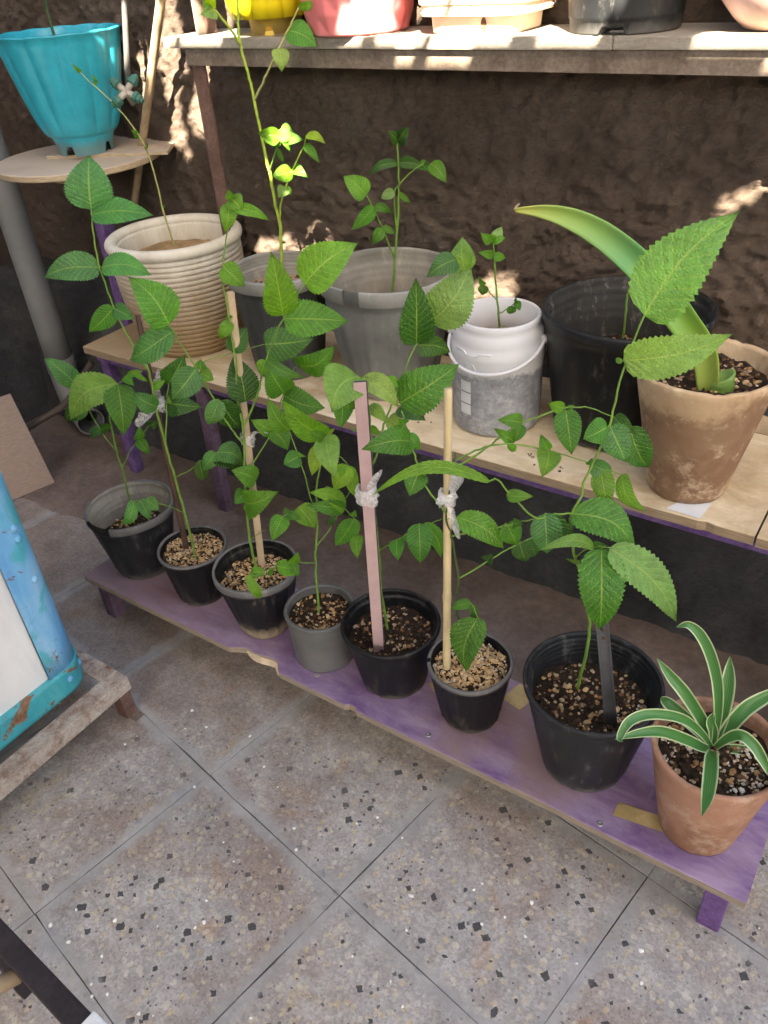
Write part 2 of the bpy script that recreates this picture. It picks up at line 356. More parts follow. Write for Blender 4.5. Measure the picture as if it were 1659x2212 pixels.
for i in range(-7, 5):
    for j in range(-5, 3):
        c = P1 + ta*.4*(i+.5) + tb*.4*(j+.5)
        if not (-2.7 < c[0] < .9 and -.5 < c[1] < 1.35): continue
        o = bpy.data.objects.new('tile', random.choice(TM)); COL.objects.link(o); o.parent = fl
        o.location = (c[0], c[1], random.uniform(-.0012, .0012)); o.rotation_euler = (random.gauss(0, .0012), random.gauss(0, .0012), ang + random.choice((0, 1, 2, 3))*math.pi/2 + random.gauss(0, .002))
# bare concrete strip along the wall foot
xs = np.linspace(-3.0, 2.4, 160); ys = np.linspace(1.10, 1.66, 26); X, Y = np.meshgrid(xs, ys)
Zc = .0035 + np.minimum(fbm(X*6, Y*6, 3, 5), .2)*.004 + np.clip((Y-1.35)*.03, 0, .02) - np.where(Y < 1.115, .008, 0)
Yw = Y + np.where(Y < 1.16, (fbm(X*5, Y*0, 4, 4))*.06, 0)
idx = np.arange(X.size).reshape(X.shape)
F = np.stack([idx[:-1, :-1], idx[:-1, 1:], idx[1:, 1:], idx[1:, :-1]], -1).reshape(-1, 4)
st = mesh('concrete_strip', np.stack([X.ravel(), Yw.ravel(), Zc.ravel()], 1), F, MAT['concrete']); props(st, 'bare brown concrete floor strip along the wall foot', kind='structure')

def wall_grid(name, u0, u1, v0, v1, du, place, amp1, amp2, mat, parent, seed):
    us = np.arange(u0, u1+du, du); vv = np.arange(v0, v1+du, du); U, Vv = np.meshgrid(us, vv)
    d = fbm(U*5, Vv*5, seed, 3)*amp1 + fbm(U*30, Vv*42, seed+1, 4, gain=.7)*amp2 + np.abs(fbm(U*55, Vv*70, seed+2, 2))*amp2*1.1
    idx = np.arange(U.size).reshape(U.shape); F = np.stack([idx[:-1, :-1], idx[:-1, 1:], idx[1:, 1:], idx[1:, :-1]], -1).reshape(-1, 4)
    return mesh(name, place(U.ravel(), Vv.ravel(), d.ravel()), F, mat, parent)
wb = thing('courtyard_wall', 'rough brown plaster wall behind the plant shelves', 'wall', (0, WALL_Y, 0))
wall_grid('plaster', -3.2, 1.6, .38, 1.95, .0105, lambda u, v, d: np.stack([u, WALL_Y-d, v], 1), .014, .016, MAT['wall'], wb, 11)
def batter(t): return np.interp(t, [0, .40, .46], [0, .27, .345])
wall_grid('base_coat', -3.2, 1.8, -.02, .46, .016, lambda u, v, d: np.stack([u, 1.515+batter(v)-d, v], 1), .012, .009, MAT['plinth'], wb, 21)
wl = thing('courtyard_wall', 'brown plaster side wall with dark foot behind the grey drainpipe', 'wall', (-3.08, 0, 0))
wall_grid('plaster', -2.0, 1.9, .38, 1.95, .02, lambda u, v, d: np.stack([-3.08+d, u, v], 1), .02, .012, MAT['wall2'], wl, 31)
wall_grid('base_coat', -2.0, 1.9, -.02, .46, .02, lambda u, v, d: np.stack([-2.70-batter(v)*1.1+d, u, v], 1), .012, .007, MAT['plinth'], wl, 41)

# unseen overhead mask added to block the sun, its holes shaped for sun patches
AW_Z = 3.00
def to_aw(p): p = np.asarray(p, float); return (p + SUN*((AW_Z-p[2])/SUN[2]))[:2]
def in_poly(x, y, P):
    c = np.zeros(x.shape, bool); n = len(P)
    for i in range(n):
        x1, y1 = P[i]; x2, y2 = P[(i+1) % n]
        t = ((y1 > y) != (y2 > y)) & (x < (x2-x1)*(y-y1)/((y2-y1)+1e-12)+x1); c ^= t
    return c
def wall_poly(reg, pts): return [to_aw(atY(*px(reg, *q), WALL_Y)) for q in pts]
def grow(P, k=1.22): c = np.mean(P, 0); return [c+(np.asarray(q)-c)*k for q in P]
holes = [wall_poly('A', [(940, 340), (985, 560), (970, 720), (900, 700), (820, 690), (860, 480)]),
         wall_poly('A', [(1130, 0), (1150, 200), (1200, 350), (1195, 480), (1150, 560), (1215, 920), (1150, 900), (1110, 700), (1090, 560), (1060, 460), (1060, 280), (1090, 60)]),
         wall_poly('B', [(440, 1610), (470, 1570), (600, 1560), (740, 1590), (760, 1640), (440, 1650)]),
         wall_poly('F', [(230, 480), (290, 430), (400, 440), (440, 480), (420, 520), (240, 530)]),
         wall_poly('C', [(1385, 1088), (1480, 1010), (1700, 850), (1700, 930), (1500, 1060)])]
# plant leaves of the tall sapling that catch the sun
for (x, y, r_) in ((610, 285, 26), (628, 375, 22), (570, 310, 12)):
    c = atY(x, y, 1.548); holes.append([to_aw(c+np.array([math.cos(t)*r_/640, 0, math.sin(t)*r_/640])) for t in np.linspace(0, 6.28, 9)[:-1]])
# the upper shelf lies beyond the added mask's edge for most of its length
def shelf_poly(x0, x1, y0, y1, z=TOP_Z): return [to_aw((x, y, z)) for x, y in ((x0, y0), (x1, y0), (x1, y1), (x0, y1))]
edge_y = lambda x: to_aw((0, 1.655, 1.234))[1] + .012*np.sin(x*7.3) + .008*np.sin(x*17.1+1) + .004*np.sin(x*41)
dx = .02; gx = np.arange(-3.2, 4.0, dx); gy = np.arange(-3.3, 1.2, dx); GX, GY = np.meshgrid(gx+dx/2, gy+dx/2)
keep = GY < edge_y(GX)
sh_x = GX - to_aw((0, 1.7, TOP_Z+.05))[0]                        # which part of the shelf a place on the mask shades
for x0, x1 in ((-1.515, -1.205), (-1.145, -1.105), (-1.0, -.97), (-.62, -.44), (-1.74, -1.70)):
    keep |= (GY < to_aw((0, 1.70, 1.50))[1]) & (sh_x > x0+.02*np.sin(GY*31)) & (sh_x < x1+.02*np.sin(GY*23+1))
keep |= (GX < to_aw((-1.84, WALL_Y, 1.3))[0]) & (GY < 1.15)
for h in map(grow, holes): keep &= ~in_poly(GX, GY, h)
VI = {}; V = []; F = []
def vid(i, j):
    if (i, j) not in VI:
        VI[(i, j)] = len(V); x = gx[0]+j*dx; y = gy[0]+i*dx; V.append((x, y, AW_Z))
    return VI[(i, j)]
for i, j in zip(*np.nonzero(keep)): F.append((vid(i, j), vid(i, j+1), vid(i+1, j+1), vid(i+1, j)))
MAT['mask'] = m_plain('shade_mask', (.30, .29, .26), .9, .1)
aw = mesh('shade_mask', V, F, MAT['mask'], None, False); props(aw, 'torn grey shade cloth stretched over the courtyard', 'shade cloth')

# unseen wall added behind the camera to block part of the front sky
MAT['sky_block'] = m_plaster('sky_block_render', (.44, .40, .35), (.52, .48, .43), (.58, .54, .49))
V, F = box_vf(-7, 7, -3.9, -3.5, -.02, 2.1)
props(mesh('sky_block_wall', V, F, MAT['sky_block'], None, False), 'plain rendered house wall on the far side of the courtyard', 'wall')

# ================================================================== SHELVES
MAT['purple'] = m_board('purple_board', (.155, .085, .225), (.33, .25, .38), (.25, .17, .14), (.30, .245, .19), .6, (-1.35, -.55), (1.2, 3, 1))
MAT['purple_leg'] = m_rust('purple_paint', (.085, .04, .15), (.15, .085, .24), (.22, .15, .29))
MAT['mauve_leg'] = m_rust('faded_purple_paint', (.07, .04, .05), (.12, .075, .12), (.17, .12, .17))
MAT['beige'] = m_board('beige_board', (.60, .46, .29), (.74, .64, .48), (.30, .19, .09), (.34, .25, .165), .8, (-1.75, -1.1), (1, 4, 1))
MAT['barewood'] = m_plain('bare_wood', (.55, .44, .31), .85, .2, .25, 40, .3)
MAT['tape'] = m_plain('parcel_tape', (.42, .32, .15), .3, .5, .2)
MAT['steel'] = m_plain('screw_steel', (.42, .40, .38), .45, .5, .2, metal=.8)
def board(name, x0, x1, y0, y1, z1, th, mat, parent, notch=None, seed=0, nx=90, sag=0.0):
    """plank with a slightly ragged front edge"""
    r = np.random.default_rng(seed); xs = np.linspace(x0, x1, nx); V = []; F = []
    yf = np.array([y0 + r.normal(0, .00018) + .0012*math.sin(x*11+seed)*math.sin(x*4.3) + (notch(x) if notch else 0) for x in xs])
    for x, yy in zip(xs, yf):
        zz = z1 - sag*math.sin(math.pi*(x-x0)/(x1-x0))
        V += [(x, yy+.0015, zz), (x, y1, zz), (x, y1, zz-th), (x, yy, zz-th), (x, yy, zz-.0015)]
    for i in range(nx-1):
        a = i*5; b = a+5
        F += [(a, b, b+1, a+1), (a+1, b+1, b+2, a+2), (a+2, b+2, b+3, a+3), (a+3, b+3, b+4, a+4), (a+4, b+4, b, a)]
    F += [(0, 1, 2, 3, 4), tuple(range((nx-1)*5+4, (nx-1)*5-1, -1))]
    return mesh(name, V, F, mat, parent, False)
ls = thing('low_plant_shelf', 'low scuffed purple plank shelf on short legs carrying the row of small pots', 'shelf', (-.8, .97, 0))
CH0, CH1 = atZ(500, 1392, SHELF_Z)[0], atZ(603, 1452, SHELF_Z)[0]; NK = atZ(757, 1530, SHELF_Z)[0]
def lnotch(x):
    v = 0
    if CH0 < x < CH1: t = (x-CH0)/(CH1-CH0); v += .026*min(1, t*3.5)*min(1, (1-t)*6)*(.85+.15*math.sin(t*9+1))
    if abs(x-NK) < .012: v += .007
    return v
board('plank', -1.615, .031, .848, 1.088, SHELF_Z, .017, MAT['purple'], ls, lnotch, 2, 220)
V = []; F = []; nn = 16                                                     # splinter left in the chipped edge
for i in range(nn+1):
    t = i/nn; x = CH0+(CH1-CH0)*(.25+.72*t); y = .848+lnotch(x)-.012*math.sin(t*3.1)-.003
    V += [(x, y+.013, SHELF_Z-.004-.004*t), (x, y, SHELF_Z-.009-.006*t+random.uniform(-.001, .001)), (x, y+.004, SHELF_Z-.0165)]
for i in range(nn):
    a = i*3; F += [(a, a+3, a+4, a+1), (a+1, a+4, a+5, a+2), (a+2, a+5, a+3, a)]
props(mesh('splinter', V, F, MAT['barewood'], ls, False), 'pale splintered wood in the chipped front edge')
for x, y in ((-.012, .868), (-.012, 1.068), (-1.565, .873), (-1.565, 1.066)):
    bevel_box('leg', x-.019, x+.019, y-.017, y+.017, -.002, SHELF_Z-.0172, MAT['purple_leg'] if x > -1 else MAT['mauve_leg'], ls, .003)
def tape(p4, nm='tape'):
    P = [np.array([*q, SHELF_Z+.0008]) for q in p4]; V = []; n = 5
    for i in range(n+1):
        for j in range(n+1):
            u, v = i/n, j/n; q = P[0]*(1-u)*(1-v)+P[1]*u*(1-v)+P[2]*u*v+P[3]*(1-u)*v; V.append(q+np.array([0, 0, .0006*math.sin(9*u+5*v)+.0004]))
    F = [(i*(n+1)+j, (i+1)*(n+1)+j, (i+1)*(n+1)+j+1, i*(n+1)+j+1) for i in range(n) for j in range(n)]
    return mesh(nm, V, F, MAT['tape'], ls)
tape([(-.208, .889), (-.10, .905), (-.107, .935), (-.208, .92)])
tape([(-.50, 1.03), (-.455, 1.02), (-.44, 1.078), (-.487, 1.085)])
tape([(-.655, .985), (-.605, .965), (-.595, .985), (-.64, 1.005)])
def screw(x, y, z, parent):
    V, F = lathe_vf([(.0002, z+.0005), (.0022, z+.0004), (.0025, z+.0016), (.0048, z+.0012), (.0056, z+.0003)], 14, center=(x, y, 0)); return mesh('screw', V, F, MAT['steel'], parent)
for q in ((685, 1458), (925, 1588), (1290, 1792)): c = atZ(*q, SHELF_Z); screw(c[0], max(c[1], .862), SHELF_Z, ls)

ms = thing('plant_shelf', 'long waist-low shelf of worn beige boards on a purple frame along the wall', 'shelf', (-.9, 1.6, 0))
JX = atZ(1630, 1160, MID_Z)[0]
def mnotch(x): return .005*math.exp(-((x+.235)/.012)**2) + .003*math.exp(-((x+1.31)/.02)**2)
board('plank', -2.12, JX, 1.368, 1.80, MID_Z, .022, MAT['beige'], ms, mnotch, 5, 240)
board('plank', JX+.004, 1.3, 1.366, 1.80, MID_Z-.001, .022, MAT['beige'], ms, None, 6, 100)
bevel_box('rail', -2.085, 1.25, 1.380, 1.405, MID_Z-.044, MID_Z-.0225, MAT['purple_leg'], ms, .003)
for x, y, mt in ((-2.062, 1.385, 'mauve_leg'), (-1.635, 1.368, 'mauve_leg'), (1.2, 1.385, 'purple_leg')):
    yy = y+.03
    bar('leg', (x, yy-.02, -.004), (x-.0, yy-.012, MID_Z-.0225), .034, .034, MAT['purple_leg'] if x < -2 else MAT[mt], ms, .003)
# patches on the beige board and crumbs of soil
MAT['paper'] = m_plain('pale_paper', (.62, .64, .66), .7, .3, .06)
c0 = [atZ(*px('K', *q), MID_Z)[:2] for q in ((930, 1290), (1010, 1250), (1260, 1255), (1170, 1365))]
V = [(*q, MID_Z+.0009) for q in c0]; mesh('paper_patch', V, [(0, 3, 2, 1)], MAT['paper'], ms, False)
MAT['crumb'] = m_islands('dropped_soil', [(0, (.05, .03, .02)), (.5, (.12, .08, .05)), (.9, (.3, .22, .14))])
def pebbles(name, centers, size, mat, parent, seed, flat=.7):
    r = np.random.default_rng(seed); t = (1+5**.5)/2
    I = np.array([(-1, t, 0), (1, t, 0), (-1, -t, 0), (1, -t, 0), (0, -1, t), (0, 1, t), (0, -1, -t), (0, 1, -t), (t, 0, -1), (t, 0, 1), (-t, 0, -1), (-t, 0, 1)])/1.902
    IF = np.array([(0, 11, 5), (0, 5, 1), (0, 1, 7), (0, 7, 10), (0, 10, 11), (1, 5, 9), (5, 11, 4), (11, 10, 2), (10, 7, 6), (7, 1, 8), (3, 9, 4), (3, 4, 2), (3, 2, 6), (3, 6, 8), (3, 8, 9), (4, 9, 5), (2, 4, 11), (6, 2, 10), (8, 6, 7), (9, 8, 1)])
    V = []; F = []
    for k, c in enumerate(centers):
        s = size*math.exp(r.normal(0, .32)); q = I*(1+r.normal(0, .16, (12, 1)))*s*.5*np.array([r.uniform(.8, 1.25), r.uniform(.8, 1.2), flat*r.uniform(.8, 1.3)])
        a = r.uniform(0, 6.28); q = q@np.array([[math.cos(a), -math.sin(a), 0], [math.sin(a), math.cos(a), 0], [0, 0, 1]]); V.append(q+c); F.append(IF+12*k)
    o = mesh(name, np.vstack(V), np.vstack(F), mat, parent, False); props(o, kind='stuff'); return o
pts = []
for cx, cy, n in ((1165, 990, 12), (1190, 1000, 10), (1220, 930, 14), (1270, 880, 16), (600, 830, 10), (760, 860, 12), (900, 900, 8), (950, 800, 8)):
    c = atZ(cx, cy, MID_Z)
    for _ in range(n): pts.append((c[0]+random.gauss(0, .018), min(max(c[1]+random.gauss(0, .014), 1.385), 1.78), MID_Z+.001))
pebbles('soil_crumbs', pts, .005, MAT['crumb'], ms, 3)

# upper rack: stone slabs on rusty angle iron
MAT['stone'] = m_plaster('travertine', (.46, .41, .35), (.56, .51, .45), (.66, .62, .56), 2.0)
MAT['iron'] = m_rust('rusty_angle_iron', (.10, .075, .06), (.17, .135, .11), (.24, .20, .17))
MAT['rustpost'] = m_rust('rust_red_post', (.075, .04, .033), (.14, .08, .065), (.20, .12, .095))
rk = thing('wall_rack', 'upper stone slab shelf on rusty angle iron with brown post', 'rack', (-.5, 1.70, 0))
bevel_box('slab', -1.815, -.62, 1.655, 1.855, TOP_Z-.024, TOP_Z, MAT['stone'], rk, .003)
bevel_box('slab', -.6185, 1.2, 1.657, 1.855, TOP_Z-.0235, TOP_Z-.0005, MAT['stone'], rk, .003)
bevel_box('rail', -1.755, 1.18, 1.668, 1.674, TOP_Z-.064, TOP_Z-.0242, MAT['iron'], rk, .001)
bevel_box('rail', -1.755, 1.18, 1.6745, 1.71, TOP_Z-.030, TOP_Z-.0245, MAT['iron'], rk, .001)
pA = atY(440, 125, 1.682); pB = atY(480, 452, 1.682); xm = (pA[0]+pB[0])/2
bevel_box('post', xm-.026, xm+.016, 1.676, 1.684, MID_Z, TOP_Z-.0305, MAT['rustpost'], rk, .001)
bevel_box('post', xm-.028, xm-.020, 1.6845, 1.72, MID_Z, TOP_Z-.0305, MAT['rustpost'], rk, .001)
bevel_box('post', xm-.022, xm+.012, 1.742, 1.75, TOP_Z, 1.95, MAT['rustpost'], rk, .001)
bevel_box('post', xm-.030, xm-.0225, 1.715, 1.75, TOP_Z, 1.95, MAT['iron'], rk, .001)

# ================================================================== THINGS AT THE LEFT
MAT['pvc'] = m_plain('grey_pvc', (.17, .175, .18), .5, .4, .12, 10)
MAT['pvc_in'] = m_plain('pipe_inside', (.03, .03, .03), .8, .2)
pp = thing('drainpipe', 'grey plastic drainpipe with open elbow at the floor in the wall corner', 'pipe', (-2.585, 1.56, 0))
PX, PY = -2.585, 1.56
tube('straight_run', [(PX, PY, z) for z in np.linspace(.20, 2.0, 12)], .048, MAT['pvc'], pp, 28)
V, F = lathe_vf([(.048, .19), (.0525, .192), (.0525, .245), (.048, .247)], 28, center=(PX, PY, 0)); mesh('socket', V, F, MAT['pvc'], pp)
ep = catmull([(PX, PY, .21), (PX+.004, PY-.002, .15), (PX+.04, PY-.017, .09), (PX+.10, PY-.04, .066), (PX+.20, PY-.08, .063)], 8)
V, F = tube_vf(ep, .050, 28, False); n_ = len(ep); V2, F2 = tube_vf(ep, .0445, 28, False)
o_ = len(V); F = F + [tuple(o_+i for i in f[::-1]) for f in F2] + [((n_-1)*28+k, (n_-1)*28+(k+1) % 28, o_+(n_-1)*28+(k+1) % 28, o_+(n_-1)*28+k) for k in range(28)]
mesh('elbow', list(V)+list(V2), F, MAT['pvc'], pp)
hose = [atD(*px('M', x, y), np.array([-2.33, 1.36, 0])) for x, y in ((1190, 760), (1050, 970), (850, 1290), (500, 1520), (150, 1730), (-80, 1850))]
MAT['rubber'] = m_plain('old_hose', (.07, .055, .045), .7, .3)
props(tube('hose', catmull(hose, 8), .0115, MAT['rubber'], None, 10), 'dark old hose running past the drainpipe foot', 'hose')
# board leaning behind the cabinet
MAT['brownboard'] = m_board('brown_board', (.20, .125, .095), (.25, .165, .13), (.30, .22, .17), (.34, .25, .19), .3)
bb = [atZ(118, 1042, .004), atZ(20, 1083, .004)]; up = atD(-10, 855, np.array([-2.40, 1.30, 0]))
a_ = bb[0]; b_ = bb[1]; dv = (b_-a_); uv_ = atD(22, 850, np.array([-2.42, 1.28, 0]))-a_
nr = np.cross(dv, uv_); nr /= np.linalg.norm(nr); nr = nr if nr[1] > 0 else -nr
V = [a_, b_+dv*1.5, b_+dv*1.5+uv_, a_+uv_]; V = V+[v+nr*.014 for v in V]
props(mesh('leaning_board', V, [(0, 1, 2, 3), (7, 6, 5, 4), (0, 4, 5, 1), (1, 5, 6, 2), (2, 6, 7, 3), (3, 7, 4, 0)], MAT['brownboard'], None, False), 'brown board leaning in the corner behind the blue cabinet', 'board')

# round stand
MAT['ply'] = m_board('plywood_disc', (.46, .36, .28), (.54, .44, .36), (.33, .25, .19), (.47, .36, .24), .5)
DC = np.array([-2.262, 1.636]); DZ = .94
rs = thing('round_stand', 'round plywood stand on a purple post under the turquoise pot', 'stand', (DC[0], DC[1], 0))
V, F = lathe_vf([(.001, DZ-.018), (.243, DZ-.018), (.245, DZ-.015), (.245, DZ-.002), (.243, DZ), (.001, DZ)], 64, center=(DC[0], DC[1], 0)); mesh('disc', V, F, MAT['ply'], rs, False)
lg = atY(236, 530, 1.655); bar('post', (lg[0], 1.655, .18), (lg[0], 1.655, DZ-.018), .042, .042, MAT['purple_leg'], rs, .003)
bk = atY(143, 395, 1.54); bevel_box('block', bk[0]-.03, bk[0]+.03, 1.525, 1.60, DZ-.052, DZ-.0182, MAT['ply'], rs, .003)
pl = [atZ(*px('A', *q), DZ+.0075)[:2] for q in ((300, 1015), (1085, 985), (1165, 872), (900, 868), (640, 885))]
n_ = len(pl); V = [(*q, DZ+.0085) for q in pl]+[(*q, DZ+.0003) for q in pl]
F = [tuple(range(n_))]+[tuple(range(2*n_-1, n_-1, -1))]+[(k, n_+k, n_+(k+1) % n_, (k+1) % n_) for k in range(n_)]
props(mesh('wood_offcut', V, F, MAT['ply'], None, False), 'thin angular wood offcut under the turquoise pot', 'board')
# sticks on the wall
MAT['cane'] = m_plain('old_cane', (.30, .22, .14), .7, .3, .3, 25)
c0, c1 = atY(353, -40, 1.74), atY(286, 470, 1.80)
props(tube('cane', [c0+(c1-c0)*t for t in np.linspace(0, 1, 12)], [.0125, .0115], MAT['cane'], None, 10), 'brown cane leaning against the wall behind the round stand', 'cane')
c0, c1 = atY(267, -30, 1.78), atY(277, 190, 1.74)
MAT['greypipe'] = m_plain('grey_tube', (.07, .068, .068), .5, .4)
props(tube('water_tube', [c0+(c1-c0)*t for t in np.linspace(0, 1, 6)], .0085, MAT['greypipe'], None, 10), 'thin grey water tube hanging beside the turquoise pot', 'tube')
MAT['valve_green'] = m_plain('green_plastic', (.03, .12, .095), .5, .4, .2); MAT['valve_white'] = m_plain('dirty_white_plastic', (.33, .30, .25), .55, .4, .2)
VR = atY(272, 198, 1.60); vc = thing('hose_manifold', 'four way hose connector with green ribbed caps hanging by the turquoise pot', 'connector', VR)
V, F = [], []
for k, (dx_, dz_) in enumerate(((-.9, .75), (.65, 1.0), (-.65, -.75), (1.0, -.55))):
    d_ = CR*dx_+CU*dz_; d_ /= np.linalg.norm(d_)
    tube('arm', [VR, VR+d_*.028], .0085, MAT['valve_white'], vc, 10)
    P_ = [VR+d_*s_ for s_ in (.024, .026, .036, .037, .046, .048, .053)]
    cp_ = mesh('cap', *tube_vf(P_, [.010, .0145, .0145, .012, .011, .0075, .006], 10), MAT['valve_green'], vc, False)
tube('arm', [VR-CF*.004, VR+CF*.06], .008, MAT['valve_white'], vc, 10)

# blue cabinet on its rusty stand
def m_cab(name, a, b, c, rust=.1, accent=None):
    m = NT(name); P = m.pos(); n = m.noise(m.scale(P, (1, 1, .4)), 9, 6, .65, .6); n2 = m.noise(P, 12, 6, .75, .6); n3 = m.noise(P, 90, 4)
    col = m.ramp(n, [(.3, a), (.5, b), (.7, c)]); col = col if accent is None else m.mix(m.math('MULTIPLY', m.smooth(m.noise(P, 7, 4, .6, .4), .52, .62), .8), col, accent); r_ = m.smooth(n2, .66-rust*.3, .70-rust*.3)
    col = m.mix(r_, col, m.ramp(n3, [(.3, (.10, .04, .02)), (.7, (.24, .12, .06))]))
    m.set(col, m.ramp(n2, [(.3, .35), (.7, .65)]), .5); m.bump(m.mix(.5, n2, n3), .3, .004); return m.m
MAT['cab_blue'] = m_cab('blue_paint', (.06, .24, .50), (.13, .36, .60), (.30, .50, .64), .16, (.03, .33, .38))
MAT['cab_teal'] = m_cab('teal_paint', (.015, .22, .28), (.02, .29, .34), (.12, .36, .38), .34)
MAT['cab_white'] = m_cab('white_enamel', (.50, .50, .51), (.60, .60, .61), (.68, .68, .68), .08)
MAT['black_rubber'] = m_plain('black_rubber', (.015, .014, .014), .8, .2)
MAT['standrust'] = m_rust('stand_rust', (.17, .09, .06), (.36, .30, .26), (.48, .44, .40), 2.2)
cx, cy = -1.300, .622; CB = .142; CT = .775
cb = thing('cabinet', 'old blue and white enamel cabinet with rusty teal bottom band', 'cabinet', (cx-.3, cy-.3, .1))
def arc_prism(name, r0, cx_, cy_, a0, a1, z0, z1, mat, bulge=.0, parent=None, ext=None):
    """rounded corner shell from angle a0 to a1 with flat wings"""
    P = [(cx_+r0*math.cos(a0)+ext[0][0], cy_+r0*math.sin(a0)+ext[0][1])]+[(cx_+r0*math.cos(t), cy_+r0*math.sin(t)) for t in np.linspace(a0, a1, 14)]+[(cx_+r0*math.cos(a1)+ext[1][0], cy_+r0*math.sin(a1)+ext[1][1])]
    n = len(P); zs = np.linspace(z0, z1, 8); V = []
    for i, z in enumerate(zs): V += [(x, y, z) for x, y in P]
    F = [(i*n+k, i*n+k+1, (i+1)*n+k+1, (i+1)*n+k) for i in range(7) for k in range(n-1)]
    inner = [(cx_-.25, cy_-.25)]; b0 = len(V); V += [(cx_-.25, cy_-.25, z0), (cx_-.25, cy_-.25, z1)]
    F += [(k+1, k, b0) for k in range(n-1)] + [(7*n+k, 7*n+k+1, b0+1) for k in range(n-1)]
    return mesh(name, V, F, mat, parent)
col_ = arc_prism('corner_column', .055, cx-.055, cy-.055, 0, math.pi/2, CB+.055, CT-.05, MAT['cab_blue'], 0, cb, ((0, -.035), (-.02, 0)))
bnd_ = arc_prism('bottom_band', .068, cx-.062, cy-.062, 0, math.pi/2, CB, CB+.062, MAT['cab_teal'], 0, cb, ((0, -.62), (-.5, 0)))
arc_prism('top_band', .064, cx-.058, cy-.058, 0, math.pi/2, CT-.056, CT+.03, MAT['cab_teal'], 0, cb, ((0, -.62), (-.5, 0)))
bevel_box('side_panel', cx-.03, cx-.008, cy-.66, cy-.088, CB+.058, CT-.052, MAT['cab_white'], cb, .002)
bevel_box('rubber_seal', cx-.5, cx-.07, cy-.012, cy+.010, CB+.07, CT-.06, MAT['black_rubber'], cb, .003)
bevel_box('back_panel', cx-.5, cx-.06, cy-.03, cy-.0125, CB+.07, CT-.06, MAT['cab_blue'], cb, .003)
for q in ((.30), (.40), (.425)):
    z = CB+q; t = .35; c = np.array([cx-.055+.055*math.cos(t), cy-.055+.055*math.sin(t), z]); d_ = np.array([math.cos(t), math.sin(t), 0])
    tube('rivet', [c-d_*.002, c+d_*.003, c+d_*.005], [.009, .008, .004], MAT['cab_blue'], col_, 10)
for t in (.15, .9):
    c = np.array([cx-.062+.068*math.cos(t), cy-.062+.068*math.sin(t), CB+.035]); d_ = np.array([math.cos(t), math.sin(t), 0]); tube('rivet', [c-d_*.002, c+d_*.003, c+d_*.004], [.008, .007, .003], MAT['cab_blue'], bnd_, 10)
V, F = lathe_vf([(.03, .12), (.03, CB+.002)], 20, center=(cx-.10, cy-.12, 0)); mesh('foot', V, F, MAT['black_rubber'], cb)
sc = atZ(275, 1462, .115); SX, SY = sc[0], sc[1]
sd = thing('iron_stand', 'rusty paint-spotted angle iron stand under the blue cabinet', 'stand', (SX-.3, SY-.3, 0))
bevel_box('rail', SX-.042, SX, SY-.9, SY, .110, .116, MAT['standrust'], sd, .0008)
bevel_box('rail', SX-.005, SX+.0005, SY-.9, SY+.0003, .078, .1095, MAT['standrust'], sd, .0008)
bevel_box('rail', SX-.75, SX-.0425, SY-.042, SY+.0002, .1105, .1165, MAT['standrust'], sd, .0008)
bar('leg', (SX-.022, SY-.016, -.002), (SX-.022, SY-.018, .1095), .034, .030, MAT['rustpost'], sd, .002)
bar('foot_plate', (SX-.022, SY-.014, .0015), (SX+.018, SY-.014, .001), .026, .003, MAT['iron'], sd, .0008)
bar('leg', (SX-.022, SY-.85, -.002), (SX-.022, SY-.85, .1095), .034, .030, MAT['rustpost'], sd, .002)
bar('leg', (SX-.72, SY-.018, -.002), (SX-.72, SY-.018, .1095), .034, .030, MAT['rustpost'], sd, .002)
bevel_box('cross_bar', cx-.13, cx-.07, cy-.60, cy-.02, .1175, .13, MAT['standrust'], sd, .002)

# black chair frame at the lower left
MAT['blackpaint'] = m_rust('chipped_black_paint', (.018, .014, .016), (.028, .022, .026), (.05, .042, .045)); MAT['chrome'] = m_plain('pale_cap', (.62, .64, .66), .25, .6, .05)
q0, q1 = atZ(-60, 1960, .30), atZ(222, 2262, .30); dq = (q1-q0)/np.linalg.norm(q1-q0)
ch = thing('metal_chair', 'black metal chair frame bar with a pale corner cap', 'chair', (q0[0], q0[1], 0))
bar('frame_bar', q0-dq*.05, q1-dq*.012, .030, .030, MAT['blackpaint'], ch, .004)
e0 = atZ(196, 2168, .306); sdv = np.array([dq[1], -dq[0], 0])
bar('corner_cap', q1-dq*.036, q1+dq*.03, .038, .038, MAT['chrome'], ch, .003)
bar('leg', q1+dq*.012-np.array([0, 0, .32]), q1+dq*.012-np.array([0, 0, .012]), .026, .026, MAT['blackpaint'], ch, .003)
bar('leg', q0-dq*.03-np.array([0, 0, .32]), q0-dq*.03-np.array([0, 0, .012]), .026, .026, MAT['blackpaint'], ch, .003)
w0 = atZ(40, 2105, .285); w1 = atZ(-60, 2160, .285); tube('cross_rod', [w0, w1], .012, MAT['cane'], ch, 10)

# litter on the floor
MAT['chalk'] = m_plain('white_litter', (.75, .73, .70), .9, .2); pts = []
for q in ((535, 1775), (175, 2170), (268, 2173), (255, 2226), (150, 2243), (170, 2145)): pass
for q in ((400, 1574), (415, 1535), (296, 1590), (270, 1608), (165, 1965), (148, 2035), (232, 2148), (300, 2190), (420, 1700), (640, 1835), (1640, 2005), (540, 1590), (600, 1700), (1350, 1480)): pts.append(atZ(q[0], q[1], .003))
for _ in range(60):
    q = (random.uniform(0, 1659), random.uniform(1400, 2212)); c = atZ(*q, .002)
    if c[1] < .80: pts.append(c)
props(pebbles('floor_litter', pts, .0055, MAT['chalk'], None, 9, .4), 'white flecks scattered on the tile floor', 'litter', kind='stuff')
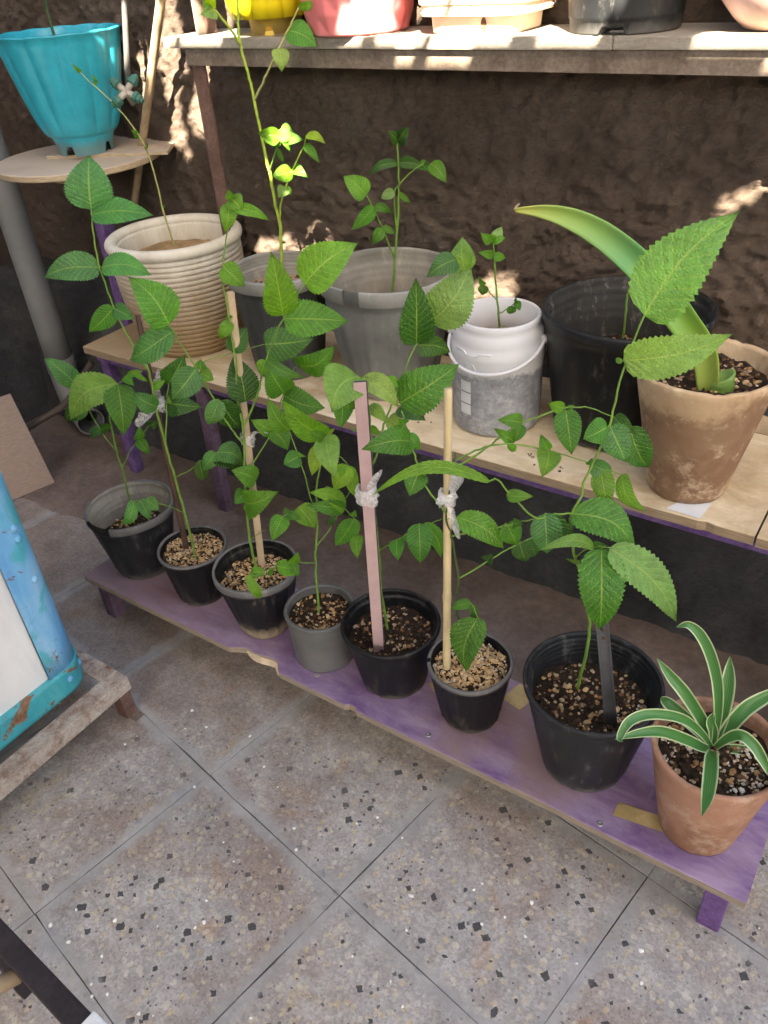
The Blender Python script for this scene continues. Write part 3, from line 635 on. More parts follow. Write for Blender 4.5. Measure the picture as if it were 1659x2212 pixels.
# ================================================================== POTS
MAT['black_pot'] = m_dusty('black_nursery_plastic', (.0065, .007, .0085), (.15, .135, .115), .42, .0, .025, .7, .38)
MAT['black_pot_muddy'] = m_dusty('black_plastic_dried_mud', (.0075, .0085, .0105), (.30, .24, .17), .42, .015, .05, .95, .35)
MAT['grey_black_pot'] = m_dusty('faded_black_plastic', (.014, .0155, .018), (.15, .147, .143), .48, .0, .03, .6, .65)
MAT['grey_pot'] = m_dusty('grey_plastic', (.042, .045, .046), (.17, .155, .135), .5, .0, .05, .7, .5)
MAT['grey_pot_light'] = m_dusty('pale_grey_plastic', (.145, .15, .145), (.29, .27, .235), .5, .0, .06, .8, .6)
MAT['smooth_grey'] = m_dusty('smooth_grey_plastic', (.115, .118, .118), (.2, .19, .18), .42, .0, .01, .3, .12)
MAT['rim_dust'] = m_dusty('dusty_rim', (.13, .13, .13), (.33, .30, .27), .6, .0, .0, 0, .6)
MAT['rim_pale'] = m_dusty('sun_bleached_rim', (.25, .25, .24), (.42, .39, .35), .6, .0, .0, 0, .6)
MAT['dusty_inner'] = m_dusty('dusty_inner_plastic', (.24, .225, .20), (.40, .35, .28), .75, .0, .0, 0, .9)
MAT['dusty_black'] = m_dusty('dusty_black_inner', (.03, .03, .03), (.22, .20, .17), .7, .0, .0, 0, .8)
def m_clay(name, a, b, stain, light, sc=1.0, band=None):
    m = NT(name); P = m.pos(True); n = m.noise(P, 9*sc, 6, .7, .5); n2 = m.noise(P, 5*sc, 5, .65); n3 = m.noise(P, 110, 4, .7); z = m.sep(P)[2]
    c = m.mix(m.ramp(n, [(.35, 0), (.65, 1.0)]), a, b); c = m.mix(m.math('MULTIPLY', m.smooth(n2, .42, .56), .9), c, stain)
    if band: zb = m.math('ADD', z, m.math('MULTIPLY', m.math('SUBTRACT', m.noise(P, 7, 6, .7), .5), .16)); c = m.mix(m.math('MULTIPLY', m.math('MULTIPLY', m.smooth(zb, band[0], band[0]+.03), m.math('SUBTRACT', 1.0, m.smooth(zb, band[1]-.03, band[1]))), .8), c, stain)
    n4 = m.noise(P, 16*sc, 6, .75); c = m.mix(m.math('MULTIPLY', m.smooth(n4, .5, .66), .6), c, light)
    m.set(c, .9, .2); m.bump(m.mix(.6, n3, n4), .3, .004); return m.m
MAT['terracotta'] = m_clay('terracotta', (.33, .17, .115), (.38, .22, .15), (.23, .12, .075), (.45, .33, .25))
MAT['oldclay'] = m_clay('weathered_clay', (.48, .35, .22), (.38, .255, .16), (.185, .105, .065), (.56, .44, .31), 1.0, (.035, .215))
MAT['ceramic'] = m_clay('stained_white_glaze', (.62, .60, .54), (.68, .66, .60), (.46, .39, .27), (.66, .63, .56), 1.2)
def m_ceramic():
    m = NT('stained_white_glaze_ribbed'); P = m.pos(True); z = m.sep(P)[2]; n = m.noise(m.scale(P, (1, 1, .3)), 14, 6, .7); n2 = m.noise(P, 40, 5, .7)
    f = m.math('SUBTRACT', 1.0, m.smooth(m.math('ADD', z, m.math('MULTIPLY', m.math('SUBTRACT', n, .5), .35)), .05, .44))
    c = m.mix(m.math('MULTIPLY', f, .95), (.66, .63, .55), (.24, .15, .065)); c = m.mix(m.math('MULTIPLY', m.smooth(n2, .6, .7), .4), c, (.33, .24, .14))
    m.set(c, .6, .4); m.bump(n2, .2, .003); return m.m
MAT['ceramic'] = m_ceramic()
def m_blue(): 
    m = NT('turquoise_plastic'); P = m.pos(True); z = m.sep(P)[2]; n = m.noise(P, 22, 6, .7); n2 = m.noise(m.scale(P, (1, 1, .5)), 60, 4, .75)
    c = m.ramp(n, [(.3, (.006, .27, .37)), (.7, (.014, .36, .47))]); c = m.mix(m.math('MULTIPLY', m.smooth(n2, .62, .75), .35), c, (.25, .42, .45))
    f = m.math('SUBTRACT', 1.0, m.smooth(m.math('ADD', z, m.math('MULTIPLY', m.math('SUBTRACT', n, .5), .05)), .02, .05))
    c = m.mix(m.math('MULTIPLY', f, .6), c, (.15, .13, .09)); m.set(c, .32, .5); m.bump(n2, .08, .002); return m.m
MAT['turquoise'] = m_blue()
MAT['yellow'] = m_dusty('yellow_plastic', (.62, .50, .02), (.40, .30, .10), .4, .0, .04, .9, .1)
MAT['pink'] = m_dusty('pink_plastic', (.60, .17, .18), (.5, .3, .26), .4, .0, .01, .4, .1)
MAT['peach'] = m_dusty('peach_plastic', (.68, .50, .38), (.5, .4, .3), .5, .0, .01, .4, .1)
MAT['palepink'] = m_dusty('pale_pink_plastic', (.66, .42, .38), (.42, .30, .22), .45, .0, .05, .7, .1)
def m_bucket():
    m = NT('translucent_white_plastic'); P = m.pos(True); z = m.sep(P)[2]; n = m.noise(P, 24, 6, .7); n2 = m.noise(P, 70, 5, .7)
    f = m.math('SUBTRACT', 1.0, m.smooth(m.math('ADD', z, m.math('MULTIPLY', m.math('SUBTRACT', n, .5), .05)), .148, .165))
    soilc = m.ramp(m.mix(.5, n, n2), [(.35, (.14, .148, .17)), (.5, (.26, .27, .30)), (.65, (.42, .43, .46))])
    m.set(m.mix(f, (.80, .80, .83), soilc), .4, .5); tr = m.n('ShaderNodeBsdfTranslucent'); tr.inputs[0].default_value = (.7, .7, .74, 1)
    mx = m.n('ShaderNodeMixShader'); m.l(m.math('MULTIPLY', m.math('SUBTRACT', 1.0, f), .35), mx.inputs[0]); m.l(m.p.outputs[0], mx.inputs[1]); m.l(tr.outputs[0], mx.inputs[2]); m.l(mx.outputs[0], m.o.inputs[0]); return m.m
MAT['bucket'] = m_bucket()
MAT['white_plastic'] = m_plain('white_plastic', (.62, .62, .65), .4, .5, .05)

def rough_soil(root, x, y, z, r, mat, seed, mound=0.0, amp=.004):
    n = 44; k = 11; V = [(x, y, z+mound)]; rr = np.linspace(r/k, r, k)
    for q in rr:
        for t in np.linspace(0, 2*math.pi, n, endpoint=False):
            X, Y = q*math.cos(t), q*math.sin(t); h = float(fbm(np.array([X*45+9]), np.array([Y*45+9]), seed, 4)[0])
            V.append((x+X, y+Y, z + h*amp*2.2 + mound*(1-(q/r)**2)))
    F = [(0, 1+i, 1+(i+1) % n) for i in range(n)]
    for a in range(k-1):
        for i in range(n): F.append((1+a*n+i, 1+(a+1)*n+i, 1+(a+1)*n+(i+1) % n, 1+a*n+(i+1) % n))
    return mesh('soil', V, F, mat, root)
def gravel(root, x, y, z, r, n, size, mat, seed, mound=0.0, amp=.004, name='gravel', clump=0.0):
    rg = np.random.default_rng(seed); pts = []
    while len(pts) < n:
        X, Y = rg.uniform(-r, r, 2)
        if X*X+Y*Y > (r*.97)**2: continue
        if clump and float(fbm(np.array([X*22+3]), np.array([Y*22+3]), seed+5, 3)[0]) < clump*rg.uniform(-.5, .6): continue
        h = float(fbm(np.array([X*45+9]), np.array([Y*45+9]), seed, 4)[0])
        pts.append((x+X, y+Y, z+h*amp*2.2+mound*(1-(X*X+Y*Y)/r**2)+rg.uniform(0, .4)*size))
    return pebbles(name, pts, size, mat, root, seed)
POT = {}
def cam_ang(x, y): return math.atan2(-y, -x)
def nursery(key, label, x, y, z, rb, h, rt, mat, rimmat=None, lip=.016, ribs=14, ribh=.0013, soil=.03, soilmat='soil', peb=None, rimgap=None, rings=0, mound=.0, group=None, cat='pot', name='nursery_pot', feet=True, th=.0045, step=.005, pebs=.006, clump=0.0, seed=1, lean=(0, 0), inner=None):
    root = thing(name, label, cat, (x, y, z), group)
    rs = rt-step; prof = [(rb*.3, .004), (rb-.007, .004), (rb-.004, .0), (rb-.0005, .0015), (rb+.0005, .006)]
    for t in np.linspace(.08, 1, 12): prof.append((rb+(rs-rb)*t, (h-lip)*t))
    nout = len(prof); prof.append((rt-.0015, h-lip+.0015)); prof.append((rt-th-.001, h-.001))
    sz = h-soil
    m = 22
    for i in range(m):
        t = i/(m-1); zz = h-.003-(soil+.004)*t; ri = (rb+(rs-rb)*min(1, zz/(h-lip)) if zz < h-lip else rt-.002)-th
        if rings and t < .62: ri -= .0016*(i % 3 == 1)
        prof.append((ri, zz))
    n = 84
    def rf(t, r, zz, i):
        k = int(round(t/(2*math.pi)*n))
        if ribs and 4 < i < nout-1:
            ph = (k*ribs) % n
            if ph < ribs: r += ribh*1.7
        if feet and i < 4: zz += .004*(math.sin(3*t) > .93)
        return r, zz
    V, F = lathe_vf(prof[:nout+2], n, rf, None, (x, y, z), lean); mesh('body', V, F, MAT[mat], root)
    V, F = lathe_vf(prof[nout+1:], n, None, None, (x, y, z), lean); mesh('inner_wall', V, F, MAT[inner or mat], root)
    rp = [(rt-.0018, h-lip), (rt+.0002, h-lip+.001), (rt+.0008, h-.003), (rt-.0002, h), (rt-th-.001, h+.0006), (rt-th-.002, h-.003)]
    ca = cam_ang(x, y); gaps = None
    if rimgap: gaps = [(((ca+math.radians(a))/(2*math.pi)) % 1, ((ca+math.radians(a))/(2*math.pi)) % 1 + math.radians(b-a)/(2*math.pi)) for a, b in rimgap]; gaps = gaps+[(g0-1, g1-1) for g0, g1 in gaps]
    V, F = lathe_vf(rp, 96, lambda t, r, zz, i: (r*(1+.004*math.sin(2*t+seed)+.002*math.sin(5*t)), zz+.0012*math.sin(3*t+seed)), gaps, (x, y, z), lean); mesh('rim', V, F, MAT[rimmat or mat], root)
    rsoil = (rb+(rs-rb)*sz/(h-lip))-th+.0006; lx, ly = lean[0]*sz, lean[1]*sz
    rough_soil(root, x+lx, y+ly, z+sz, rsoil, MAT[soilmat], seed, mound)
    for j, (mt, cnt, s_, cl) in enumerate(peb or []): gravel(root, x+lx, y+ly, z+sz, rsoil-.002, cnt, s_, MAT[mt], seed+j*3, mound, clump=cl, name='gravel')
    POT[key] = dict(c=np.array([x, y, z]), zs=z+sz, r=rsoil, root=root, h=h); return root
S = SHELF_Z+.0004
nursery('P1', 'black nursery pot with broken rim on the dusty end of the purple shelf', -1.511, .970, S, .072, .188, .110, 'grey_black_pot', 'rim_dust', .02, 12, inner='dusty_inner', soil=.085, peb=[('pebble_mix', 260, .006, .0), ('pebble_tan', 60, .006, .3)], rimgap=[(-78, -38), (-150, -128)], rings=1, seed=3)
nursery('P2', 'small black nursery pot of tan grit with a thin dark stake', -1.296, .963, S, .059, .142, .083, 'black_pot', 'rim_dust', .007, 14, soil=.016, peb=[('pebble_tan', 900, .005, 0), ('pebble_mix', 260, .005, 0)], seed=4, step=.003)
nursery('P3', 'black ribbed nursery pot with pale dried mud round its foot', -1.080, .955, S, .056, .177, .096, 'black_pot_muddy', 'rim_dust', .018, 16, .0018, soil=.036, peb=[('pebble_tan', 760, .005, 0), ('pebble_mix', 320, .005, 0)], seed=5)
nursery('P4', 'smooth grey cylindrical pot of dark soil', -.902, .953, S, .068, .134, .077, 'smooth_grey', 'smooth_grey', .005, 0, soil=.022, peb=[('pebble_mix', 330, .0055, 0), ('pebble_tan', 110, .006, .7)], seed=6, name='plant_pot', feet=False, step=.001, th=.006)
nursery('P5', 'glossy black pot holding the flat pink stake', -.728, .971, S, .070, .159, .102, 'black_pot', 'black_pot', .014, 0, soil=.04, peb=[('pebble_mix', 420, .006, 0), ('pebble_tan', 60, .005, .5)], seed=7, step=.006, name='plant_pot')
nursery('P6', 'black ribbed nursery pot heaped with pale grit beside the bamboo cane', -.539, .966, S, .057, .150, .083, 'black_pot', 'rim_dust', .010, 14, .0016, soil=.018, peb=[('pebble_tan', 950, .0053, 0), ('crumb_white', 200, .0045, .2)], mound=.004, rimgap=[(-96, -88)], seed=8, step=.003)
nursery('P7', 'large dark grey nursery pot with ringed inner wall and metal strip stake', -.300, .976, S, .077, .219, .121, 'grey_black_pot', 'grey_black_pot', .012, 14, .0008, soil=.062, peb=[('pebble_mix', 450, .006, 0), ('pebble_tan', 170, .0062, .8), ('crumb_white', 40, .004, .2)], rings=1, seed=9, step=.004)
Mz = MID_Z+.0004
nursery('M2', 'dark grey nursery pot of dry soil beside the ribbed white pot', -1.432, 1.548, Mz, .092, .286, .130, 'grey_pot', 'rim_pale', .034, 14, .0026, step=.008, inner='dusty_inner', soil=.062, soilmat='drysoil', peb=[('crumb', 120, .006, 0)], rings=1, seed=12)
nursery('M3', 'big pale grey nursery pot with a cracked broken rim', -1.122, 1.598, Mz, .112, .306, .168, 'grey_pot_light', 'rim_pale', .036, 14, .003, step=.009, inner='dusty_inner', soil=.115, soilmat='drysoil', peb=[('crumb', 160, .006, 0)], rings=1, rimgap=[(-40, -24)], seed=13)
nursery('M5', 'large matt black nursery pot behind the old clay pot', -.532, 1.655, Mz, .140, .288, .182, 'black_pot', 'grey_black_pot', .02, 14, .0008, soil=.135, soilmat='soil', inner='dusty_black', peb=[('crumb', 200, .007, 0)], rings=1, seed=14)
# broken flap standing up from the cracked rim
# clay pots
def clay(key, label, x, y, z, rb, h, rt, mat, soil, chips, peb, seed, th=.010, lean=(0, 0)):
    root = thing('clay_pot', label, 'pot', (x, y, z)); rg = np.random.default_rng(seed)
    prof = [(rb*.2, .003), (rb-.008, .003), (rb-.004, 0), (rb, .003)]
    for t in np.linspace(.06, 1, 16): prof.append((rb+(rt-rb)*t, h*t-.004*(t == 1)))
    prof += [(rt-.002, h), (rt-th*.6, h+.0006), (rt-th, h-.003)]
    for t in np.linspace(.1, 1, 8): prof.append((rt-th-(rt-rb)*(soil+.006)/h*t, h-.003-(soil+.004)*t))
    m = len(prof); ph = rg.uniform(0, 6, 8)
    def rf(t, r, zz, i):
        r *= 1+.006*math.sin(2*t+ph[0])+.004*math.sin(3*t+ph[1])+.002*math.sin(11*t+zz*60)
        if 17 <= i <= 23: zz -= chips*max(0, math.sin(5*t+ph[2])+math.sin(13*t+ph[3])*.7+.5*math.sin(37*t+ph[4])-.3)
        return r, zz
    V, F = lathe_vf(prof, 110, rf, None, (x, y, z), lean); mesh('body', V, F, MAT[mat], root)
    sz = h-soil; rs_ = rb+(rt-rb)*sz/h-th+.0015
    rough_soil(root, x+lean[0]*sz, y+lean[1]*sz, z+sz, rs_, MAT['soil'], seed, .003, .005)
    for j, (mt, cnt, s_, cl) in enumerate(peb): gravel(root, x+lean[0]*sz, y+lean[1]*sz, z+sz, rs_-.003, cnt, s_, MAT[mt], seed+j*3, .003, .005, clump=cl)
    POT[key] = dict(c=np.array([x, y, z]), zs=z+sz, r=rs_, root=root, h=h); return root
clay('P8', 'small orange terracotta pot at the end of the purple shelf', -.079, .950, S, .064, .216, .103, 'terracotta', .03, .0016, [('pebble_mix', 420, .007, 0), ('crumb_white', 220, .005, .5)], 21)
clay('M6', 'tall weathered beige clay pot with flaking chipped rim', -.312, 1.479, Mz, .076, .275, .1315, 'oldclay', .034, .0028, [('pebble_mix', 420, .007, 0), ('pebble_tan', 60, .008, .5)], 22, .012)
# ribbed white ceramic pot
x, y, z, rb, h, rt = -1.835, 1.572, Mz, .148, .325, .194
root = thing('ceramic_pot', 'big off-white ceramic pot with horizontal ribs and brown stains', 'pot', (x, y, z))
prof = [(rb*.3, .003), (rb-.008, 0), (rb-.002, .002)]; NR = 20; hb = h-.032
for i in range(NR):
    for q, b_ in ((.0, -.003), (.14, .0034), (.4, .0046), (.7, .0040), (.90, .0030), (.99, -.003)):
        t = (i+q)/NR; zz = .006+(hb-.006)*t; prof.append((rb+(rt-.010-rb)*t+.012*math.sin(math.pi*t)+b_-.003, zz))
for a in np.linspace(-1.3, math.pi+.9, 14): prof.append((rt-.017+.017*math.cos(a), h-.016+.016*math.sin(a)))
for t in np.linspace(0, 1, 8): prof.append((rt-.034-.008*t, h-.02-.06*t))
V, F = lathe_vf(prof, 100, lambda t, r, zz, i: (r*(1+.006*math.sin(2*t+1)), zz), None, (x, y, z)); mesh('body', V, F, MAT['ceramic'], root)
MAT['crust'] = m_plain('dry_crust', (.30, .20, .11), .9, .2, .35, 25, .5)
rough_soil(root, x, y, z+h-.07, rt-.038, MAT['crust'], 31, .0, .003)
POT['M1'] = dict(c=np.array([x, y, z]), zs=z+h-.07, r=.15, root=root, h=h)
# bucket
x, y, z, rb, h, rt = -.791, 1.552, Mz, .1035, .268, .096
root = thing('plastic_bucket', 'white translucent plastic bucket with bail handle reused as a planter', 'bucket', (x, y, z))
prof = [(rb*.3, .003), (rb-.012, .0), (rb-.004, .004), (rb-.0005, .014), (rb, .05), (rb+.0015, .12), (rb+.003, .19), (rb+.0035, .205), (rb+.0005, .207), (rb-.001, .222), (rb-.001, .232), (rb-.006, .243), (rt-.001, .250), (rt, .255), (rt, h-.002), (rt-.002, h), (rt-.006, h), (rt-.008, h-.003), (rt-.008, .20), (rt-.006, .19)]
V, F = lathe_vf(prof, 80, None, None, (x, y, z)); mesh('body', V, F, MAT['bucket'], root)
ca = cam_ang(x, y); hp = []
for a in np.linspace(-100, 78, 40):
    t = (a+100)/178; th_ = ca+math.radians(a-4); dr = .008; hp.append((x+(rb+dr)*math.cos(th_), y+(rb+dr)*math.sin(th_), z+.218-.052*math.sin(math.pi*min(1, t*1.02))**.8+.012*(t-.5)))
hd_ = tube('handle', hp, .0042, MAT['white_plastic'], root, 8)
for a in (-100, 76):
    th_ = ca+math.radians(a-4); tube('handle_ear', [(x+(rb-.003)*math.cos(th_), y+(rb-.003)*math.sin(th_), z+.218), (x+(rb+.013)*math.cos(th_), y+(rb+.013)*math.sin(th_), z+.218)], .009, MAT['white_plastic'], hd_, 12)
V, F = lathe_vf([(.004, .0), (.0046, .003)], 10, center=(0, 0, 0))
th_ = ca+math.radians(-60)
for (a0, a1, z0, z1) in ((-48, -26, .198, .201),):
    V = []; F = []; pa = [(-58, .204), (-44, .204), (-40, .196), (-26, .196), (-22, .204), (-8, .205)]
    P_ = [(x+(rb+.0022)*math.cos(ca+math.radians(a)), y+(rb+.0022)*math.sin(ca+math.radians(a)), z+q+.006) for a, q in pa]; tube('moulded_step', P_, .0022, MAT['white_plastic'], root, 6)
pa = [(-44, .168), (-41, .182), (-30, .182), (-27, .168)]
tube('moulded_clip', [(x+(rb+.0016)*math.cos(ca+math.radians(a)), y+(rb+.0016)*math.sin(ca+math.radians(a)), z+q) for a, q in pa], .0025, MAT['white_plastic'], root, 6)
def patch(nm, a0, a1, z0, z1, mat, rr):
    V = []; F = []; nn = 6
    for i in range(nn+1):
        th_ = ca+math.radians(a0+(a1-a0)*i/nn)
        for zz in (z0, z1): V.append((x+rr*math.cos(th_), y+rr*math.sin(th_), z+zz))
        for zz in (z0, z1): V.append((x+(rr+.001)*math.cos(th_), y+(rr+.001)*math.sin(th_), z+zz))
    for i in range(nn): a = i*4; b = a+4; F += [(a+2, b+2, b+3, a+3), (a+2, a, b, b+2), (a+3, b+3, b+1, a+1)]
    F += [(0, 2, 3, 1), (nn*4, nn*4+1, nn*4+3, nn*4+2)]
    return mesh(nm, V, F, mat, root, False)
for z0, z1 in ((.112, .137), (.083, .108), (.055, .079)): patch('embossed_mark', -50, -34, z0, z1, MAT['paper'], rb+.0017)
rough_soil(root, x, y, z+.195, rt-.007, MAT['drysoil'], 33)
POT['M4'] = dict(c=np.array([x, y, z]), zs=z+.195, r=.085, root=root, h=h)
# fluted turquoise pot on the round stand
x, y, z, rb, h, rt = -2.253, 1.668, DZ+.0088, .092, .312, .172
root = thing('fluted_pot', 'fluted turquoise plastic pot on the round stand', 'pot', (x, y, z))
def fluted(prof, n, k, amp, c, sharp=1.0, fade=None, lipi=None):
    def rf(t, r, zz, i):
        a = amp*(1 if fade is None else fade(zz)); w = abs(math.cos(k*t/2))**sharp*2-1; return r*(1+a*w), zz + (.0012*w if lipi and i >= lipi else 0)
    return lathe_vf(prof, n, rf, None, c)
prof = [(rb*1.02, .052), (rb*1.10, .055), (rb*1.18, .065)]+[(rb*1.18+(rt-rb*1.18)*t**.8, .065+(h-.068)*t) for t in np.linspace(.1, 1, 12)]
nb = len(prof); prof += [(rt+.004, h), (rt+.004, h+.004), (rt-.002, h+.005), (rt-.004, h)]+[(rt-.006-(rt-rb*1.2)*t*.9, h-.22*t) for t in np.linspace(.05, 1, 8)]
V, F = fluted(prof, 208, 13, .026, (x, y, z), .75, lambda q: min(1, max(0, (q-.05)/.03))*(1 if q < .25 else 1-.55*min(1, (q-.25)/.05)), nb); mesh('body', V, F, MAT['turquoise'], root)
def footrf(t, r, zz, i): return r, (zz + (.026 if (math.sin(4*t+.6) > .80 and i == 0) else 0))
V, F = lathe_vf([(rb*.86, 0.0), (rb*.92, .03), (rb*1.03, .056)], 96, footrf, None, (x, y, z)); mesh('foot', V, F, MAT['turquoise'], root)
rough_soil(root, x, y, z+h-.14, rt*.80, MAT['soil'], 34)
POT['B1'] = dict(c=np.array([x, y, z]), zs=z+h-.14, r=.13, root=root, h=h)
# pots on the upper rack
T = TOP_Z+.0003; TY = 1.755
def xat(px_, y_, Y=TY): return atY(px_, y_, Y)[0]
x = xat(600, 75); root = thing('fluted_pot', 'yellow fluted plastic pot on the upper stone shelf', 'pot', (x, TY, T))
prof = [(.070, .034), (.096, .036)]+[(.098+.04*t, .036+.2*t) for t in np.linspace(0, 1, 8)]+[(.144, .238), (.140, .242), (.132, .24), (.10, .06)]
V, F = fluted(prof, 160, 16, .03, (x, TY-.01, T), .6); mesh('body', V, F, MAT['yellow'], root)
MAT['olive_foot'] = m_dusty('yellow_plastic_dirty', (.35, .26, .06), (.25, .17, .07), .6, .0, .04, .8, .3)
V, F = lathe_vf([(.062, 0), (.066, .034), (.074, .0345)], 64, lambda t, r, zz, i: (r, zz+(.016 if math.sin(4*t) > .86 and i == 0 else 0)), None, (x, TY, T)); mesh('foot', V, F, MAT['olive_foot'], root)
x = xat(780, 68); root = thing('quilted_pot', 'pink plastic pot with quilted diamond pattern on the upper stone shelf', 'pot', (x, TY-.005, T))
def quilt(t, r, zz, i):
    if zz < .004 or zz > .135: return r, zz
    a = t*6/math.pi*1.0; b = zz/.085; u_ = abs(((a+b) % 1)-.5)*2; v_ = abs(((a-b) % 1)-.5)*2; return r+.006*(1-max(u_, v_)), zz
prof = [(.07, .002), (.108, 0), (.112, .004)]+[(.113+.024*t, .006+.128*t) for t in np.linspace(0, 1, 30)]+[(.142, .138), (.148, .17), (.142, .172), (.13, .12), (.10, .05)]
V, F = lathe_vf(prof, 180, quilt, None, (x, TY-.005, T)); mesh('body', V, F, MAT['pink'], root)
x = xat(1052, 60); root = thing('square_planter', 'pale peach rectangular planter with stepped foot on the upper stone shelf', 'planter', (x, TY, T))
def sq(prof, c, p=6.0, n=96, asp=.75, rf=None):
    def f(t, r, zz, i):
        ct, st_ = math.cos(t), math.sin(t); k = (abs(ct)**p+abs(st_)**p)**(-1/p); return r*k, zz
    V, F = lathe_vf(prof, n, f, None, (0, 0, 0)); V = [(c[0]+vx, c[1]+vy*asp, c[2]+vz) for vx, vy, vz in V]; return V, F
V, F = sq([(.05, .001), (.098, 0), (.1005, .004), (.103, .032)], (x, TY, T)); mesh('foot', V, F, MAT['peach'], root, False)
V, F = sq([(.1032, .0325), (.122, .034), (.124, .040), (.121, .042), (.121, .052), (.126, .055), (.134, .18), (.138, .182), (.138, .19), (.131, .19), (.12, .10)], (x, TY, T)); mesh('body', V, F, MAT['peach'], root, False)
hx = xat(1046, 40, TY-.076); V, F = lathe_vf([(.0005, 0), (.0055, 0), (.0065, .0012)], 16)
MAT['hole'] = m_plain('drain_hole', (.10, .06, .04), .9, .1)
mesh('drain_hole', [(hx+vx, TY-.0775-vz, T+.019+vy*1.8) for vx, vy, vz in V], F, MAT['hole'], root)
x = xat(1350, 48); c_ = (x, TY, T)
root = thing('nursery_pot', 'black plastic pot with notched foot on the upper stone shelf', 'pot', c_)
V, F = lathe_vf([(.05, .003), (.102, .0), (.104, .003), (.1045, .022), (.1065, .024), (.107, .03), (.118, .17), (.123, .172), (.123, .19), (.117, .19), (.108, .08)], 100, lambda t, r, zz, i: (r, zz+(.013 if i in (1, 2) and abs(((t-cam_ang(x, TY)+.22+math.pi) % (2*math.pi))-math.pi) < .2 else 0)), None, c_); mesh('body', V, F, MAT['grey_black_pot'], root)
x = xat(1690, 36); root = thing('bowl_pot', 'rounded pale pink pot at the end of the upper stone shelf', 'pot', (x, TY, T))
V, F = lathe_vf([(.03, .002), (.055, 0), (.062, .003), (.082, .02), (.108, .05), (.122, .085), (.126, .12), (.122, .15), (.116, .15), (.11, .08)], 72, None, None, (x, TY, T)); mesh('body', V, F, MAT['palepink'], root)
# black pot standing on the floor beyond the shelf end
nursery('F1', 'black pot on the floor behind the terracotta pot', .085, 1.19, .0, .075, .13, .10, 'black_pot', 'black_pot', .012, 0, soil=.03, seed=40, name='floor_pot')
MAT['card'] = m_plain('torn_cardboard', (.32, .24, .16), .9, .2, .2)
cc = atZ(1625, 925, MID_Z); V = [(cc[0]-.02, cc[1]-.02, MID_Z+.001), (cc[0]+.06, cc[1]-.02, MID_Z+.001), (cc[0]+.06, cc[1]+.03, MID_Z+.012), (cc[0]-.01, cc[1]+.035, MID_Z+.02)]
V = V+[(a, b, c+.003) for a, b, c in V]
props(mesh('cardboard_scrap', V, [(3, 2, 1, 0), (4, 5, 6, 7), (0, 1, 5, 4), (1, 2, 6, 5), (2, 3, 7, 6), (3, 0, 4, 7)], MAT['card'], None, False), 'curled brown cardboard scrap beside the old clay pot', 'cardboard')
# ================================================================== PLANTS
TONE = {'d': (.030, .120, .014), 'm': (.062, .225, .018), 'g': (.115, .31, .020), 'l': (.20, .38, .07), 'p': (.20, .35, .11), 'b': (.062, .225, .048), 'y': (.23, .38, .022)}
STEMC = {'g': (.13, .25, .04), 'd': (.055, .085, .03), 'y': (.30, .42, .06), 'b': (.09, .07, .035), 'k': (.35, .36, .14)}
lr = np.random.default_rng(5)
def leaf_vf(B, Tp, w, curl=.5, roll=0.0, bend=0.0, fold=.22, wav=.02, nL=40, nW=8, teeth=1.0):
    """toothed ovate leaflet between base B and tip Tp; w = full width"""
    a = Tp-B; L = np.linalg.norm(a); ah = a/L; v = CAM-(B+Tp)/2; v /= np.linalg.norm(v)
    s = np.cross(ah, v); s /= np.linalg.norm(s); n = np.cross(s, ah); c_, s_ = math.cos(roll), math.sin(roll); s, n = s*c_+n*s_, n*c_-s*s_
    ph = lr.uniform(0, 6.28, 4); tw = lr.normal(0, .18); pk = lr.uniform(.42, .54); V = []; UV = []; F = []; ex = lr.uniform(.9, 1.15)
    for i in range(nL+1):
        t = i/nL; arch = math.sin(math.pi*t)*L*curl*.28 + (t*(1-t))*0
        cen = B+a*t + n*arch + s*(bend*L*math.sin(math.pi*t))
        prof = (t**pk)*((1-t)**ex); prof /= (pk/(pk+ex))**pk*(ex/(pk+ex))**ex; prof = max(prof, 0)*(1 if t < .86 else 1-.35*(t-.86)/.14)
        hw = w/2*prof + .0006*(1-t)
        hw *= 1.24
        if 2 < i < nL-1: hw *= 1+teeth*(.065 if i % 2 else -.05)
        for j in range(nW+1):
            u = -1+2*j/nW; au = abs(u)
            cor = math.sin(2*math.pi*(11*t-2.6*au**.8))*1.2*wav*w*(au*(1.15-au))*2.2
            zz = fold*hw*au**1.2 - .10*hw*au**2.5 + cor + wav*1.2*w*math.sin(5*t+ph[0]+u*2)*au + math.sin(9*t+ph[1])*wav*.6*w*u
            an = tw*(t-.3); sx = u*hw*math.cos(an); zx = u*hw*math.sin(an)
            V.append(cen+s*(sx)+n*(zz+zx)+ah*(-.10*hw*au)); UV.append(((u+1)/2, t))
    k = nW+1
    for i in range(nL):
        for j in range(nW): F.append((i*k+j, i*k+j+1, (i+1)*k+j+1, (i+1)*k+j))
    return V, F, UV
